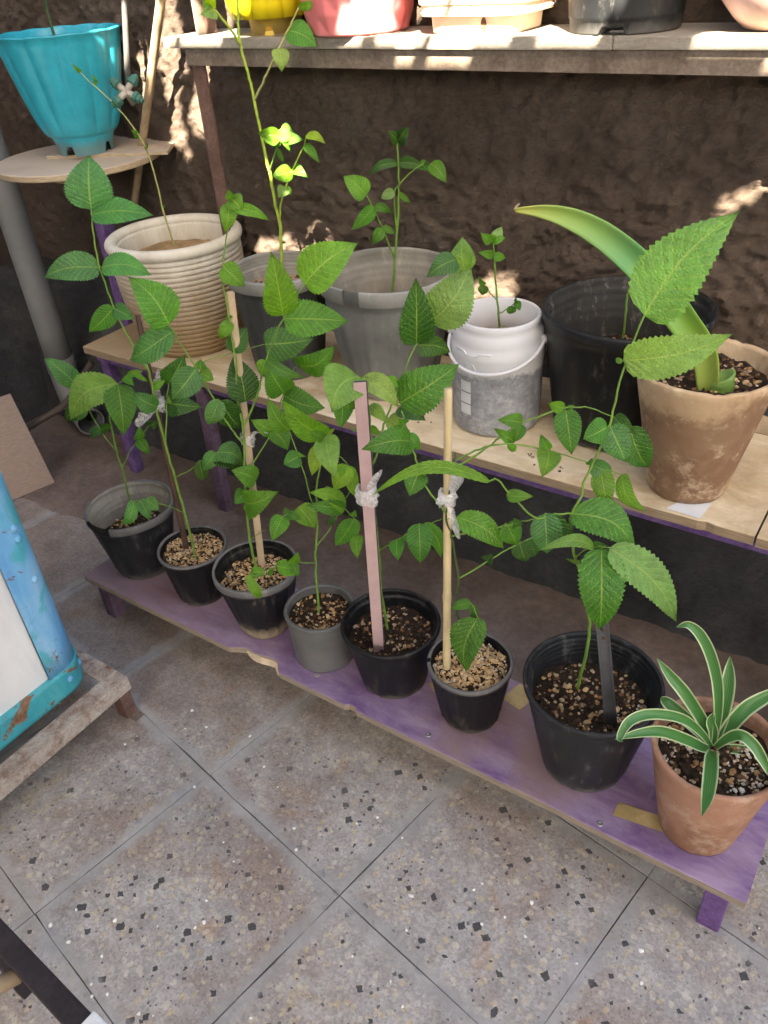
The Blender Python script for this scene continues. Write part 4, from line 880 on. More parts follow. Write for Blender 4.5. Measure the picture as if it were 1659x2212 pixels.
class Plant:
    def __init__(s, key, label, reg, x, y, cat='plant', name='sapling', group=None):
        p = POT[key]; b = atZ(*px(reg, x, y), p['zs']); off = b[:2]-p['c'][:2]; d = np.linalg.norm(off)
        if d > p['r']*.85: b[:2] = p['c'][:2]+off/d*p['r']*.85
        s.base = b; s.root = thing(name, label, cat, b, group); s.S = []; s.key = key
    def near(s, xy):
        D = [math.hypot(q[0][0]-xy[0], q[0][1]-xy[1]) for q in s.S]; i = int(np.argmin(D)); return D[i], s.S[i]
    def stem(s, reg, pts, r0=.0032, r1=.0018, o=0.0, col='g', name='stem', first=True):
        xy = [px(reg if len(q) == 2 else q[2], q[0], q[1]) for q in pts]; n = len(xy)
        if first: P = [s.base-np.array([0, 0, .012]), s.base]; P += [atD(*xy[i], s.base, o*(i/(n-1))) for i in range(1, n)]; xy = [xy[0]]+xy
        else:
            dd, q = s.near(xy[0]); o0 = (q[1]-s.base)@DN; P = [q[1]]+[atD(*xy[i], s.base, o0+(o-o0)*(i/(n-1))) for i in range(1, n)]
            if dd > 25: print('branch far', s.key, xy[0], round(dd))
        C = catmull(P, 5); wig = .0006; C[1:-1] += lr.normal(0, wig, (len(C)-2, 3)) if len(C) > 3 else 0
        tube(name, C, [r0*.88, r1*.85], MAT['stem'], s.root, 8, STEMC[col])
        for q in C:
            v = q-CAM; z_ = v@CF; s.S.append(((829.5+FPX*(v@CR)/z_, 1106-FPX*(v@CU)/z_), q))
    def br(s, reg, pts, r0=.0019, r1=.0011, o=0.0, col='g'): s.stem(reg, pts, r0, r1, o, col, 'branch', False)
    def leaf(s, reg, bx, by, tx, ty, w, tone='m', do=None, curl=None, roll=None, bend=0.0, fold=None, teeth=1.0):
        b = px(reg, bx, by); t = px(reg, tx, ty); wpx = w*REG[reg][2]; dd, q = s.near(b); o0 = (q[1]-s.base)@DN
        B = atD(*b, s.base, o0); do = lr.uniform(-.035, .02) if do is None else do; Tp = atD(*t, s.base, o0+do)
        if dd > 3.0:
            if dd > 45: print('leaf far', s.key, reg, bx, by, round(dd))
            tube('petiole', catmull([q[1], (q[1]+B)/2+np.array([0, 0, .0015]), B], 4), [.0011, .0009], MAT['stem'], s.root, 6, STEMC['g'])
        else: B = q[1]
        roll = lr.uniform(-.45, .45) if roll is None else roll; dep = (B-CAM)@CF
        W = wpx*dep/FPX/max(.5, math.cos(roll)); curl = lr.uniform(.25, .8) if curl is None else curl; fold = lr.uniform(.05, .4) if fold is None else fold
        V, F, UV = leaf_vf(B, Tp, W, curl, roll, bend, fold, .028, teeth=teeth)
        c = np.array(TONE[tone])*math.exp(lr.normal(0, .12))*np.array([math.exp(lr.normal(0, .12)), 1, math.exp(lr.normal(0, .12))])
        return mesh('leaf', V, F, MAT['leaf'], s.root, True, UV, c)
    def leaves(s, reg, rows):
        for r in rows: s.leaf(reg, *r[:5], *(r[5:6] or ('m',)), **(r[6] if len(r) > 6 else {}))

# --- sapling in the broken-rim pot
p = Plant('P1', 'leafy sapling rising from the broken-rim black pot', 'G', 608, 1065)
p.stem('G', [(608, 1065), (570, 880), (535, 735), (500, 640), (478, 520), (460, 430), (478, 320), (508, 240)], .0034, .002, .01, 'g')
p.br('G', [(500, 640), (405, 512), (328, 375), (262, 240)], o=.05)
p.br('G', [(540, 735), (585, 630), (630, 565), (690, 485)], .0015, o=.06)
p.br('G', [(505, 245), (535, 215), (555, 185), (610, 178)], .0012, .0008, o=.02)
p.leaves('G', [(510, 235, 228, 452, 165, 'l', dict(bend=.22, roll=.1, do=-.05, curl=.5)), (510, 238, 545, 548, 145, 'm', dict(do=-.06, curl=.6, roll=.1)),
    (262, 238, 72, 78, 100, 'b', dict(roll=-.2, do=.02)), (330, 378, 190, 437, 80, 'b'), (405, 512, 346, 552, 44, 'b'), (408, 505, 475, 482, 46, 'm'),
    (630, 565, 696, 655, 52, 'm'), (632, 560, 635, 482, 48, 'm'), (690, 485, 742, 455, 50, 'd'), (555, 190, 607, 248, 46, 'g'), (558, 182, 658, 158, 30, 'g'), (605, 180, 686, 222, 24, 'g')])
# --- sapling in the gritty pot with dark stake
p = Plant('P2', 'tall thin sapling tied to a dark stake in the small gritty pot', 'G', 972, 1275)
p.stem('G', [(972, 1275), (905, 1000), (845, 790), (790, 590), (742, 420), (716, 265), (680, 125), (740, 1450, 'D'), (655, 1310, 'D'), (530, 1058, 'D'), (440, 802, 'D'), (400, 600, 'D'), (384, 425, 'D')], .0036, .0017, .03, 'g')
p.leaves('D', [(384, 425, 370, 72, 232, 'b', dict(do=.03, roll=.15)), (388, 450, 792, 464, 128, 'b', dict(roll=.3, do=-.02, bend=-.04)), (438, 800, 76, 866, 142, 'b', dict(roll=-.3, bend=.03)),
    (452, 800, 775, 852, 120, 'b', dict(roll=.35, bend=-.10)), (525, 1060, 368, 1222, 108, 'm'), (535, 1058, 666, 1138, 86, 'b')])
p.br('G', [(845, 790), (920, 755), (978, 720), (1060, 668), (1095, 642)], .0016, .001, -.03)
p.leaves('G', [(745, 372, 598, 288, 92, 'b'), (1092, 645, 1012, 748, 72, 'b'), (1096, 642, 1252, 718, 104, 'b', dict(bend=-.12)), (1075, 672, 1235, 735, 75, 'd'), (990, 690, 1015, 808, 62, 'd')])
p.br('G', [(900, 985), (830, 970), (750, 945), (680, 918), (605, 930)], .0014, .0009, -.05)
p.leaves('G', [(610, 930, 528, 1068, 58, 'b', dict(bend=-.15)), (640, 922, 692, 1042, 58, 'b'), (680, 915, 752, 985, 56, 'b')])
p.br('G', [(795, 590), (797, 450), (800, 350), (808, 235)], .002, .0013, .05)
p.leaves('G', [(808, 235, 905, 62, 128, 'd'), (802, 350, 1018, 376, 118, 'd'), (800, 330, 930, 410, 80, 'd'), (716, 270, 790, 215, 40, 'g'), (805, 320, 830, 345, 40, 'l')])
# --- sapling with the ribbed dowel
p = Plant('P3', 'tall many-branched sapling beside the ribbed wooden dowel', 'G', 1328, 1338)
p.stem('G', [(1328, 1338), (1290, 1160), (1266, 900), (1258, 600), (1240, 440), (1215, 330), (1212, 120), (1300, 1300, 'D'), (1272, 1100, 'D'), (1240, 900, 'D'), (1247, 700, 'D'), (1266, 560, 'D'), (1282, 380, 'D')], .0038, .0014, .05, 'g')
p.leaves('D', [(1288, 352, 1362, 428, 96, 'g', dict(roll=.2)), (1292, 352, 1272, 292, 50, 'g'), (1290, 412, 1542, 497, 60, 'g', dict(bend=-.10)), (1278, 392, 1252, 572, 84, 'g'), (1236, 792, 1382, 926, 115, 'g'), (1285, 1150, 1212, 1260, 68, 'g'), (1275, 1108, 1278, 1172, 38, 'm')])
p.br('G', [(1252, 610), (1180, 500), (1110, 395), (1070, 310), (1000, 190), (950, 110), (915, 1212, 'D'), (882, 1162, 'D')], .0024, .0014, -.02)
p.leaves('D', [(885, 1165, 620, 858, 205, 'm', dict(roll=-.1, do=.02, bend=.08)), (915, 1215, 632, 1398, 150, 'b', dict(bend=-.08)), (1065, 1448, 905, 1652, 148, 'b', dict(roll=.1))])
p.leaves('G', [(1110, 330, 1044, 478, 90, 'b'), (1112, 335, 1238, 500, 125, 'd', dict(do=.05)), (985, 170, 1078, 215, 70, 'g'), (1000, 150, 1000, 90, 60, 'm')])
p.br('D', [(1060, 1430), (1130, 1402), (1290, 1355), (1505, 1297)], .0014, .001, .06)
p.leaves('E', [(264, 776, 590, 742, 175, 'd', dict(bend=.06, do=.02)), (60, 832, 150, 665, 105, 'd', dict(do=.04)), (140, 1150, 62, 848, 165, 'd', dict(do=.05))])
p.br('G', [(1280, 750), (1350, 640), (1410, 540), (1440, 450), (1490, 290), (1540, 170), (475, 910, 'E')], .002, .0012, .06)
p.leaves('E', [(475, 910, 722, 782, 132, 'm', dict(bend=.10)), (385, 1098, 275, 912, 150, 'm', dict(roll=.1)), (388, 1108, 655, 1192, 152, 'm', dict(bend=.08))])
p.leaves('L', [(1050, 490, 902, 412, 92, 'g'), (1052, 482, 1162, 625, 112, 'm')])
p.br('L', [(862, 470), (910, 350), (960, 200), (985, 90), (290, 832, 'E'), (385, 612, 'E'), (520, 390, 'E')], .0028, .0014, -.01)
p.leaves('E', [(523, 386, 874, 120, 222, 'g', dict(do=.02, roll=.15, bend=-.05)), (382, 592, 303, 168, 176, 'g', dict(roll=-.1)), (388, 615, 808, 630, 185, 'm', dict(roll=.1)), (272, 880, 528, 995, 66, 'm', dict(bend=.12)), (270, 880, 238, 985, 72, 'g')])
p.leaves('L', [(868, 985, 1102, 908, 160, 'g', dict(do=-.05, roll=.1, bend=.08)), (942, 830, 765, 762, 120, 'g', dict(bend=.05)), (900, 960, 968, 1048, 120, 'g'), (866, 905, 792, 998, 84, 'm')])
p.br('L', [(912, 1235), (960, 1200), (1005, 1172)], .0012, .0008, .0)
# --- sapling in the smooth grey pot
p = Plant('P4', 'bushy young sapling in the smooth grey pot', 'H', 372, 1035)
p.stem('L', [(1358, 1690), (1352, 1400), (1362, 1150), (1358, 1000), (1362, 850), (1388, 720), (1412, 545)], .0033, .0018, .02, 'g')
p.br('L', [(1355, 1075), (1302, 900), (1242, 685), (1180, 510), (1165, 480)], .0018, .001, .04)
p.leaves('L', [(1172, 490, 1018, 255, 115, 'g', dict(bend=-.05)), (1242, 662, 1128, 722, 100, 'b', dict(roll=.1)), (1236, 645, 1292, 668, 20, 'm')])
p.leaves('E', [(660, 1372, 725, 1650, 135, 'l', dict(curl=.5, do=-.05)), (628, 1440, 568, 1635, 88, 'y'), (655, 1368, 372, 1138, 130, 'g', dict(do=-.04, bend=-.05)), (650, 1392, 528, 1318, 60, 'g'), (665, 1365, 718, 1325, 26, 'y'), (660, 1362, 668, 1335, 16, 'y')])
p.br('L', [(1405, 560), (1480, 620), (1545, 690), (1582, 735)], .0014, .001, -.02)
p.leaves('L', [(1582, 735, 1638, 955, 78, 'g'), (1575, 738, 1478, 895, 115, 'y'), (1570, 730, 1530, 850, 90, 'g')])
p.br('L', [(1378, 1312), (1440, 1180), (1505, 1068), (1595, 895)], .0015, .0009, .05)
p.br('L', [(1362, 930), (1450, 880), (1555, 1030), (1620, 1100), (1648, 1212)], .0017, .0009, -.05)
p.leaves('L', [(1555, 1030, 1302, 915, 96, 'g', dict(bend=.10)), (1550, 1035, 1285, 1002, 84, 'm', dict(bend=.06)), (1622, 1100, 1488, 1285, 112, 'm'), (1645, 1215, 1642, 1375, 70, 'g'), (1600, 1060, 1640, 1085, 40, 'g'), (1500, 1090, 1430, 1140, 46, 'd')])
p.br('L', [(1358, 1000), (1290, 1010), (1210, 1040), (1120, 1085)], .0015, .0009, -.03)
p.leaves('L', [(1130, 1080, 1048, 1258, 102, 'g', dict(bend=-.06)), (1150, 1062, 1252, 1108, 48, 'm'), (1235, 1010, 1352, 1165, 122, 'g'), (1150, 1060, 1140, 1020, 36, 'm')])
p.br('L', [(1350, 1402), (1270, 1400), (1190, 1402), (1075, 1432), (1000, 1462), (930, 1495)], .0013, .0009, -.06)
p.leaves('L', [(1080, 1425, 1242, 1478, 82, 'g'), (1195, 1398, 1228, 1325, 55, 'g'), (1190, 1402, 1236, 1495, 48, 'm'), (1005, 1462, 895, 1522, 58, 'g', dict(bend=.15)), (880, 1488, 970, 1648, 56, 'g'), (1050, 1440, 1045, 1495, 26, 'm')])
# --- sapling behind the pink stake
p = Plant('P5', 'sapling with big pale crinkled leaves tied to the flat pink stake', 'H', 782, 1130)
p.stem('H', [(782, 1130), (742, 900), (728, 655), (702, 430), (690, 250), (950, 1400, 'E'), (936, 1200, 'E'), (902, 1060, 'E'), (868, 985, 'E')], .0034, .0017, .0, 'g')
p.leaves('E', [(868, 985, 698, 1225, 235, 'l', dict(bend=.20, roll=.1, do=-.05, curl=.5)), (772, 1085, 755, 1328, 112, 'm', dict(do=-.02)), (890, 1000, 1132, 1195, 118, 'l', dict(bend=-.10)), (915, 1182, 748, 1192, 38, 'g', dict(bend=.06)), (940, 1178, 1062, 1292, 70, 'l'), (938, 1310, 818, 1332, 26, 'l'), (950, 1312, 1012, 1358, 40, 'g')])
p.br('E', [(948, 1590), (990, 1490), (1030, 1320), (1062, 1230), (1108, 1105), (1132, 1040), (1245, 780), (1338, 638)], .0026, .0014, .05)
p.leaves('E', [(1340, 635, 1600, 262, 240, 'p', dict(do=.02, bend=.10, roll=.1)), (1560, 300, 1545, 82, 140, 'l', dict(do=.03)), (1505, 230, 1308, 348, 118, 'b'), (1242, 775, 1242, 345, 178, 'd', dict(roll=-.1)), (1258, 785, 1468, 832, 112, 'd', dict(bend=-.15)), (1132, 1042, 1008, 1032, 54, 'g', dict(bend=.1)),
    (1138, 1160, 1528, 905, 225, 'm', dict(bend=.04, roll=.15, fold=.1, do=.0)), (1140, 1180, 1308, 1275, 110, 'd', dict(bend=.05)), (1062, 1262, 1150, 1330, 90, 'l')])
p.br('H', [(730, 655), (812, 605), (932, 535), (1060, 482), (1105, 468)], .0015, .0009, -.03)
p.leaves('H', [(828, 592, 842, 718, 72, 'm'), (890, 560, 905, 610, 40, 'm'), (966, 495, 972, 732, 122, 'm', dict(roll=.05)), (1000, 490, 1095, 700, 78, 'm', dict(bend=-.1))])
# --- sapling with the bamboo cane
p = Plant('P6', 'wide spreading sapling tied to the bamboo cane', 'H', 1238, 1335)
p.stem('H', [(1238, 1335), (1212, 1150), (1188, 950), (1200, 820), (1166, 600), (1128, 470), (1150, 300), (1182, 75)], .0035, .002, .0, 'd')
p.br('H', [(1118, 430), (1050, 340), (985, 240), (952, 130), (930, 60), (1200, 1400, 'E'), (1150, 1210, 'E')], .0022, .0014, -.01)
p.leaves('E', [(1215, 1410, 888, 1462, 152, 'm', dict(bend=.05, do=-.04)), (1190, 1370, 1265, 1468, 60, 'm'), (1165, 1300, 1130, 1260, 60, 'm')])
p.leaves('H', [(972, 190, 908, 335, 112, 'm'), (985, 200, 1005, 175, 50, 'm')])
p.br('H', [(1160, 572), (1300, 540), (1470, 510), (1600, 480), (1680, 458)], .002, .0012, -.04)
p.br('H', [(1198, 818), (1400, 700), (1520, 632), (1655, 572)], .002, .0012, .04)
p.leaves('H', [(1190, 455, 1468, 645, 125, 'm', dict(bend=-.10)), (1482, 495, 1545, 625, 112, 'm'), (1525, 490, 1585, 500, 50, 'm'), (1560, 605, 1600, 722, 95, 'd'), (1372, 722, 1405, 668, 60, 'd'), (1600, 600, 1655, 690, 80, 'd')])
p.br('F', [(158, 1335), (250, 1270), (370, 1182), (480, 1112), (650, 1050), (780, 1040), (915, 1085)], .0022, .0011, -.02)
p.leaves('F', [(678, 1046, 598, 1020, 46, 'g'), (682, 1050, 712, 1268, 102, 'm', dict(roll=.1)), (690, 1042, 728, 1032, 18, 'm'), (472, 1112, 352, 1098, 62, 'm'), (470, 1120, 436, 1205, 58, 'm'), (436, 1205, 334, 1136, 46, 'g'), (430, 1215, 425, 1254, 36, 'g'),
    (912, 1085, 1015, 1160, 70, 'd', dict(bend=.08)), (992, 1135, 1080, 1328, 118, 'd', dict(bend=.05))])
p.br('F', [(150, 1278), (270, 1240), (400, 1215), (600, 1246), (800, 1310), (955, 1362)], .002, .001, -.05)
p.leaves('F', [(600, 1246, 562, 1165, 44, 'g'), (602, 1250, 568, 1378, 92, 'g', dict(bend=-.08)), (802, 1312, 905, 1352, 70, 'b'), (850, 1345, 885, 1535, 88, 'g', dict(roll=.1)), (958, 1362, 1076, 1542, 62, 'g', dict(bend=.14)), (806, 1318, 812, 1280, 36, 'b')])
p.br('H', [(1200, 1000), (1240, 975), (1275, 965), (1315, 1052)], .0014, .001, -.05)
p.leaves('H', [(1275, 965, 1150, 1005, 52, 'm', dict(bend=.1)), (1316, 1052, 1248, 1380, 160, 'm', dict(bend=.08, do=-.02)), (1280, 975, 1290, 1060, 40, 'd')])
# --- sapling in the large dark pot
p = Plant('P7', 'sapling with large drooping leaves beside the metal strip stake', 'I', 560, 1110)
p.stem('I', [(560, 1110), (602, 950), (626, 800), (622, 640), (575, 430), (540, 330), (520, 130), (585, 0), (770, 1400, 'F'), (862, 1210, 'F'), (902, 1095, 'F'), (962, 860, 'F'), (1063, 595, 'F')], .0038, .0016, .02, 'g')
p.leaves('F', [(1063, 594, 1528, 88, 255, 'l', dict(do=.03, roll=.1, bend=-.07)), (962, 812, 1495, 682, 160, 'l', dict(bend=.05, roll=-.15)), (958, 815, 925, 803, 20, 'l'), (888, 1132, 768, 1192, 100, 'm'), (895, 1128, 972, 1302, 118, 'b', dict(roll=.1))])
p.br('I', [(520, 108), (410, 108), (320, 128), (210, 30), (100, 1480-1571, 'I'), (1385, 245, 'H')], .0019, .0013, -.05)
p.leaf('H', 1385, 245, 668, 342, 62, 'g', do=.0, bend=.19, roll=.2, curl=.1, fold=.2)
p.leaf('F', 400, 1465, 532, 1468, 48, 'g', bend=.06)
p.leaves('I', [(530, 105, 898, 322, 178, 'm', dict(bend=-.12, do=-.03)), (372, 100, 385, 332, 142, 'b', dict(roll=.1)), (412, 110, 532, 262, 105, 'd', dict(do=.03))])
p.br('I', [(545, 350), (590, 320), (660, 290), (735, 298)], .0016, .0012, -.05)
p.leaves('I', [(655, 298, 333, 316, 62, 'l', dict(bend=.09)), (700, 302, 690, 772, 205, 'm', dict(do=-.04, roll=.05, fold=.12)), (745, 300, 1126, 722, 168, 'l', dict(bend=-.06, do=-.03)), (650, 300, 735, 285, 50, 'm'), (575, 385, 490, 358, 18, 'l')])
# --- mid shelf plants
p = Plant('M1', 'bare thin shoot with buds in the ribbed white pot', 'A', 1130, 1590, name='shoot')
p.stem('A', [(1130, 1590), (1062, 1380), (1000, 1120), (942, 960), (875, 840), (742, 675), (600, 545), (520, 470), (465, 410)], .0036, .0012, -.06, 'k')
p.leaves('A', [(885, 870, 850, 840, 22, 'g'), (890, 895, 860, 850, 18, 'm'), (620, 545, 598, 475, 20, 'g'), (755, 685, 735, 650, 16, 'm'), (520, 470, 462, 408, 16, 'g'), (525, 475, 508, 435, 14, 'g'), (945, 965, 960, 920, 10, 'k' if 'k' in TONE else 'g'), (1055, 1350, 1068, 1325, 9, 'g')])
p = Plant('M2', 'tall bright sapling reaching up past the stone shelf', 'B', 592, 1700)
p.stem('B', [(592, 1700), (572, 1480), (542, 1330), (500, 1105), (456, 920), (405, 652), (360, 470), (316, 290), (300, 150), (295, -60)], .0058, .0034, -.04, 'y')
p.br('B', [(405, 652), (460, 530), (522, 400), (620, 200), (692, 48)], .0034, .0022, -.10, 'k')
p.br('B', [(315, 290), (230, 165), (142, 60), (110, 20)], .0036, .0024, -.10, 'y')
p.br('B', [(500, 1112), (530, 1020), (560, 930), (570, 865)], .0026, .0016, -.10)
p.br('B', [(562, 1440), (582, 1290), (650, 1105), (722, 950), (740, 880)], .003, .0016, -.08, 'y')
p.leaves('B', [(690, 48, 815, -5, 42, 'g'), (618, 192, 812, 302, 122, 'm', dict(bend=-.08)), (562, 312, 582, 468, 88, 'p'), (140, 60, 55, 95, 85, 'p'), (130, 50, 75, -20, 70, 'g'), (115, 30, 150, -40, 60, 'y'),
    (562, 872, 422, 862, 82, 'g', dict(roll=.4)), (570, 855, 664, 892, 92, 'g', dict(roll=.3)), (560, 840, 635, 982, 54, 'g'), (612, 905, 722, 905, 58, 'm'), (545, 925, 600, 880, 50, 'g'), (735, 882, 866, 934, 44, 'y', dict(bend=-.12)), (738, 932, 826, 1058, 46, 'm'), (562, 965, 592, 1052, 24, 'm'), (550, 945, 468, 918, 20, 'm'),
    (652, 1102, 518, 1142, 82, 'g', dict(roll=.4)), (660, 1098, 754, 1152, 60, 'm'), (598, 1208, 558, 1282, 62, 'p'), (608, 1218, 642, 1262, 40, 'g')])
p = Plant('M3', 'small shaded sapling in the big pale grey pot', 'B', 1328, 1745)
p.stem('B', [(1328, 1745), (1328, 1500), (1340, 1250), (1338, 1100), (1330, 920)], .0045, .0022, -.03, 'g')
p.br('B', [(1325, 1690), (1265, 1560), (1200, 1400), (1130, 1265)], .0028, .0017, -.06)
p.br('B', [(1325, 1480), (1310, 1320), (1315, 1230), (1360, 1175), (1420, 1115), (1485, 1068)], .0026, .0016, -.06)
p.leaves('B', [(1130, 1262, 978, 1140, 112, 'g', dict(bend=.06)), (1180, 1338, 1033, 1488, 74, 'm'), (1182, 1336, 1298, 1382, 44, 'm', dict(bend=-.1)), (1232, 1480, 1163, 1582, 60, 'm'), (1238, 1472, 1312, 1512, 34, 'm'), (1330, 1055, 1142, 1138, 46, 'd', dict(bend=.10)), (1340, 1050, 1525, 1095, 60, 'd', dict(bend=-.08)),
    (1330, 922, 1402, 815, 74, 'd'), (1328, 920, 1268, 848, 60, 'd'), (1485, 1062, 1525, 1045, 34, 'm'), (1545, 1058, 1652, 1188, 78, 'm', dict(bend=-.08)), (1312, 1240, 1223, 1288, 52, 'p'), (1350, 1245, 1418, 1322, 28, 'm'), (1500, 1070, 1530, 1110, 50, 'd')])
p = Plant('M4', 'tiny seedling growing in the white bucket', 'F', 370, 650, name='seedling')
p.stem('F', [(370, 650), (352, 525), (342, 350), (334, 238)], .0038, .0018, -.02, 'g')
p.br('F', [(355, 530), (320, 488), (290, 448)], .0018, .0012, -.04); p.br('F', [(368, 598), (405, 562), (445, 525)], .0015, .001, -.03)
p.leaves('F', [(335, 240, 376, 166, 44, 'p'), (332, 242, 273, 195, 42, 'g'), (336, 244, 394, 220, 36, 'g'), (332, 305, 260, 292, 32, 'g'), (335, 308, 394, 318, 34, 'g'), (290, 448, 258, 405, 22, 'm'), (285, 445, 280, 498, 40, 'm'), (420, 545, 414, 588, 34, 'm'), (448, 528, 464, 572, 28, 'm'), (440, 525, 445, 505, 14, 'm')])
p = Plant('M5', 'short cut green sprout in the large black pot', 'F', 968, 600, name='sprout')
p.stem('F', [(968, 600), (978, 530), (992, 462)], .0034, .0028, .0, 'g'); p.br('F', [(982, 500), (1000, 470), (1010, 452)], .0016, .0012, -.01)
p = Plant('B1', 'green stem rising out of the turquoise pot', 'A', 338, 250, name='shoot')
p.stem('A', [(338, 250), (318, 120), (300, 30), (288, -60)], .0052, .0045, -.02, 'd')

# --- strap leaf plant and spider plant
def m_strap():
    m = NT('strap_leaf'); uv = m.n('ShaderNodeTexCoord').outputs['UV']; s = m.sep(uv); n = m.noise(m.scale(m.pos(), (60, 60, 4)), 3, 4)
    c = m.ramp(s[1], [(0, (.35, .42, .10)), (.22, (.20, .40, .06)), (.55, (.14, .38, .13)), (.85, (.30, .45, .10)), (1.0, (.42, .44, .10))])
    st_ = m.math('ABSOLUTE', m.math('SINE', m.math('MULTIPLY', s[0], 40.0))); c = m.mix(1.0, c, m.ramp(st_, [(0, .88), (1, 1.05)]), 'MULTIPLY')
    m.set(c, .4, .45); tr = m.n('ShaderNodeBsdfTranslucent'); m.l(c, tr.inputs[0]); mx = m.n('ShaderNodeMixShader'); mx.inputs[0].default_value = .3
    m.l(m.p.outputs[0], mx.inputs[1]); m.l(tr.outputs[0], mx.inputs[2]); m.l(mx.outputs[0], m.o.inputs[0]); return m.m
def m_spider():
    m = NT('variegated_leaf'); uv = m.n('ShaderNodeTexCoord').outputs['UV']; s = m.sep(uv); u = m.math('ABSOLUTE', m.math('SUBTRACT', m.math('MULTIPLY', s[0], 2.0), 1.0))
    e = m.smooth(m.math('ADD', u, m.math('MULTIPLY', m.noise(m.scale(m.pos(), (40, 40, 40)), 1.0, 3), .12)), .80, .90)
    st_ = m.math('SINE', m.math('MULTIPLY', s[0], 46.0)); g = m.mix(m.ramp(st_, [(.2, 0), (.8, 1.0)]), (.045, .17, .045), (.085, .25, .065))
    m.set(m.mix(e, g, (.52, .60, .36)), .35, .5); tr = m.n('ShaderNodeBsdfTranslucent'); m.l(m.mix(e, g, (.5, .58, .3)), tr.inputs[0]); mx = m.n('ShaderNodeMixShader'); mx.inputs[0].default_value = .22
    m.l(m.p.outputs[0], mx.inputs[1]); m.l(tr.outputs[0], mx.inputs[2]); m.l(mx.outputs[0], m.o.inputs[0]); return m.m
MAT['strap'] = m_strap(); MAT['spider'] = m_spider()
def strip(name, P, W, mat, parent, trough=.25, roll=0.0, n=10, th=0.0, nW=6):
    C = catmull(P, n); T_ = np.gradient(C, axis=0); T_ /= np.linalg.norm(T_, axis=1)[:, None]; m = len(C); ts = np.linspace(0, 1, m); Ws = np.interp(ts, np.linspace(0, 1, len(W)), W)
    V = []; UV = []; F = []; side0 = None
    for i in range(m):
        v = CAM-C[i]; v /= np.linalg.norm(v); s_ = np.cross(T_[i], v); s_ /= np.linalg.norm(s_)+1e-9
        if side0 is not None: s_ = s_*.5+side0*.5; s_ /= np.linalg.norm(s_)
        side0 = s_; nn = np.cross(s_, T_[i]); c_, q_ = math.cos(roll), math.sin(roll); sa, na = s_*c_+nn*q_, nn*c_-s_*q_
        for j in range(nW+1):
            u = -1+2*j/nW; V.append(C[i]+sa*u*Ws[i]/2+na*trough*Ws[i]/2*(u*u-.3)); UV.append(((u+1)/2, ts[i]))
    k = nW+1
    for i in range(m-1):
        for j in range(nW): F.append((i*k+j, i*k+j+1, (i+1)*k+j+1, (i+1)*k+j))
    o = mesh(name, V, F, mat, parent, True, UV)
    if th:
        md = o.modifiers.new('thickness', 'SOLIDIFY'); md.thickness = th; md.offset = 0
    return o
P6 = POT['M6']; b0 = atZ(*px('F', 1375, 955), P6['zs']); st_ = thing('strap_leaf_bulb', 'single long strap leaf arching out of the weathered clay pot', 'plant', b0)
xs_ = [(1378, 950), (1362, 830), (1325, 730), (1265, 645), (1190, 540), (1130, 460), (1060, 375), (1000, 318), (930, 258), (850, 200), (750, 145), (650, 110), (550, 92), (440, 88)]
Pp = [b0-np.array([0, 0, .01])]+[atD(*px('F', a, b), b0, .10*((i+1)/13)**1.5) for i, (a, b) in enumerate(xs_[1:])]
strip('leaf', Pp, [.034, .045, .049, .051, .051, .049, .046, .042, .034, .022, .006], MAT['strap'], st_, .5, .1, 8, .003, 8)
tipp = Pp[-1]; strip('dry_tip', [tipp, tipp+CU*.006+CR*.002, tipp+CU*.012+CR*.008], [.006, .004, .001], MAT['card'], st_, .2)
V, F = lathe_vf([(.020, -.01), (.0205, .01), (.019, .024), (.018, .030), (.013, .029), (.012, .012), (.001, .010)], 20, lambda t, r, zz, i: (r*(1+.1*math.cos(2*t)), zz+(.010*math.cos(t-.6) if i >= 3 and i < 5 else 0)), None, b0+CR*.022)
MAT['stump'] = m_plain('cut_leaf_base', (.13, .24, .05), .5, .4, .25, 30); mesh('cut_base', V, F, MAT['stump'], st_)
P8 = POT['P8']; b0 = atZ(*px('I', 1345, 1450), P8['zs']+.004); sp = thing('spider_plant', 'white edged spider plant in the terracotta pot', 'plant', b0)
def sl(pts, w, o1, o2=None, roll=0.0):
    n = len(pts); P = [b0-np.array([0, 0, .004])]+[atD(*px('I', *q), b0, o1*((i+1)/n)) for i, q in enumerate(pts)]; k = (b0-CAM)@CF/FPX*.375
    strip('leaf', P, [w*.42*k, w*.7*k, w*.95*k, w*k, w*k, w*.9*k, w*.6*k, w*.06*k], MAT['spider'], sp, .45, roll, 8)
sl([(1300, 1330), (1190, 1150), (1100, 1040), (1020, 935)], 72, .05); sl([(1372, 1260), (1368, 1080), (1330, 920), (1270, 800), (1200, 742), (1132, 755)], 62, .04)
sl([(1395, 1260), (1430, 1080), (1440, 925)], 84, .06); sl([(1430, 1340), (1530, 1230), (1640, 1160), (1740, 1100)], 84, .02); sl([(1400, 1350), (1450, 1260), (1515, 1188)], 42, .03)
sl([(1345, 1360), (1330, 1300), (1355, 1240)], 55, .01); sl([(1280, 1370), (1180, 1290), (1050, 1258), (930, 1265), (850, 1310), (805, 1395), (825, 1415)], 58, -.07)
sl([(1290, 1450), (1180, 1400), (1050, 1358), (920, 1365), (778, 1402)], 66, -.05); sl([(1335, 1500), (1328, 1600), (1310, 1730), (1278, 1842)], 78, -.175)
sl([(1420, 1400), (1500, 1378), (1580, 1440), (1640, 1540), (1700, 1660)], 66, -.08); sl([(1440, 1455), (1540, 1470), (1640, 1510), (1720, 1560)], 60, -.02); sl([(1260, 1350), (1160, 1260), (1080, 1190), (1040, 1160)], 80, .06)

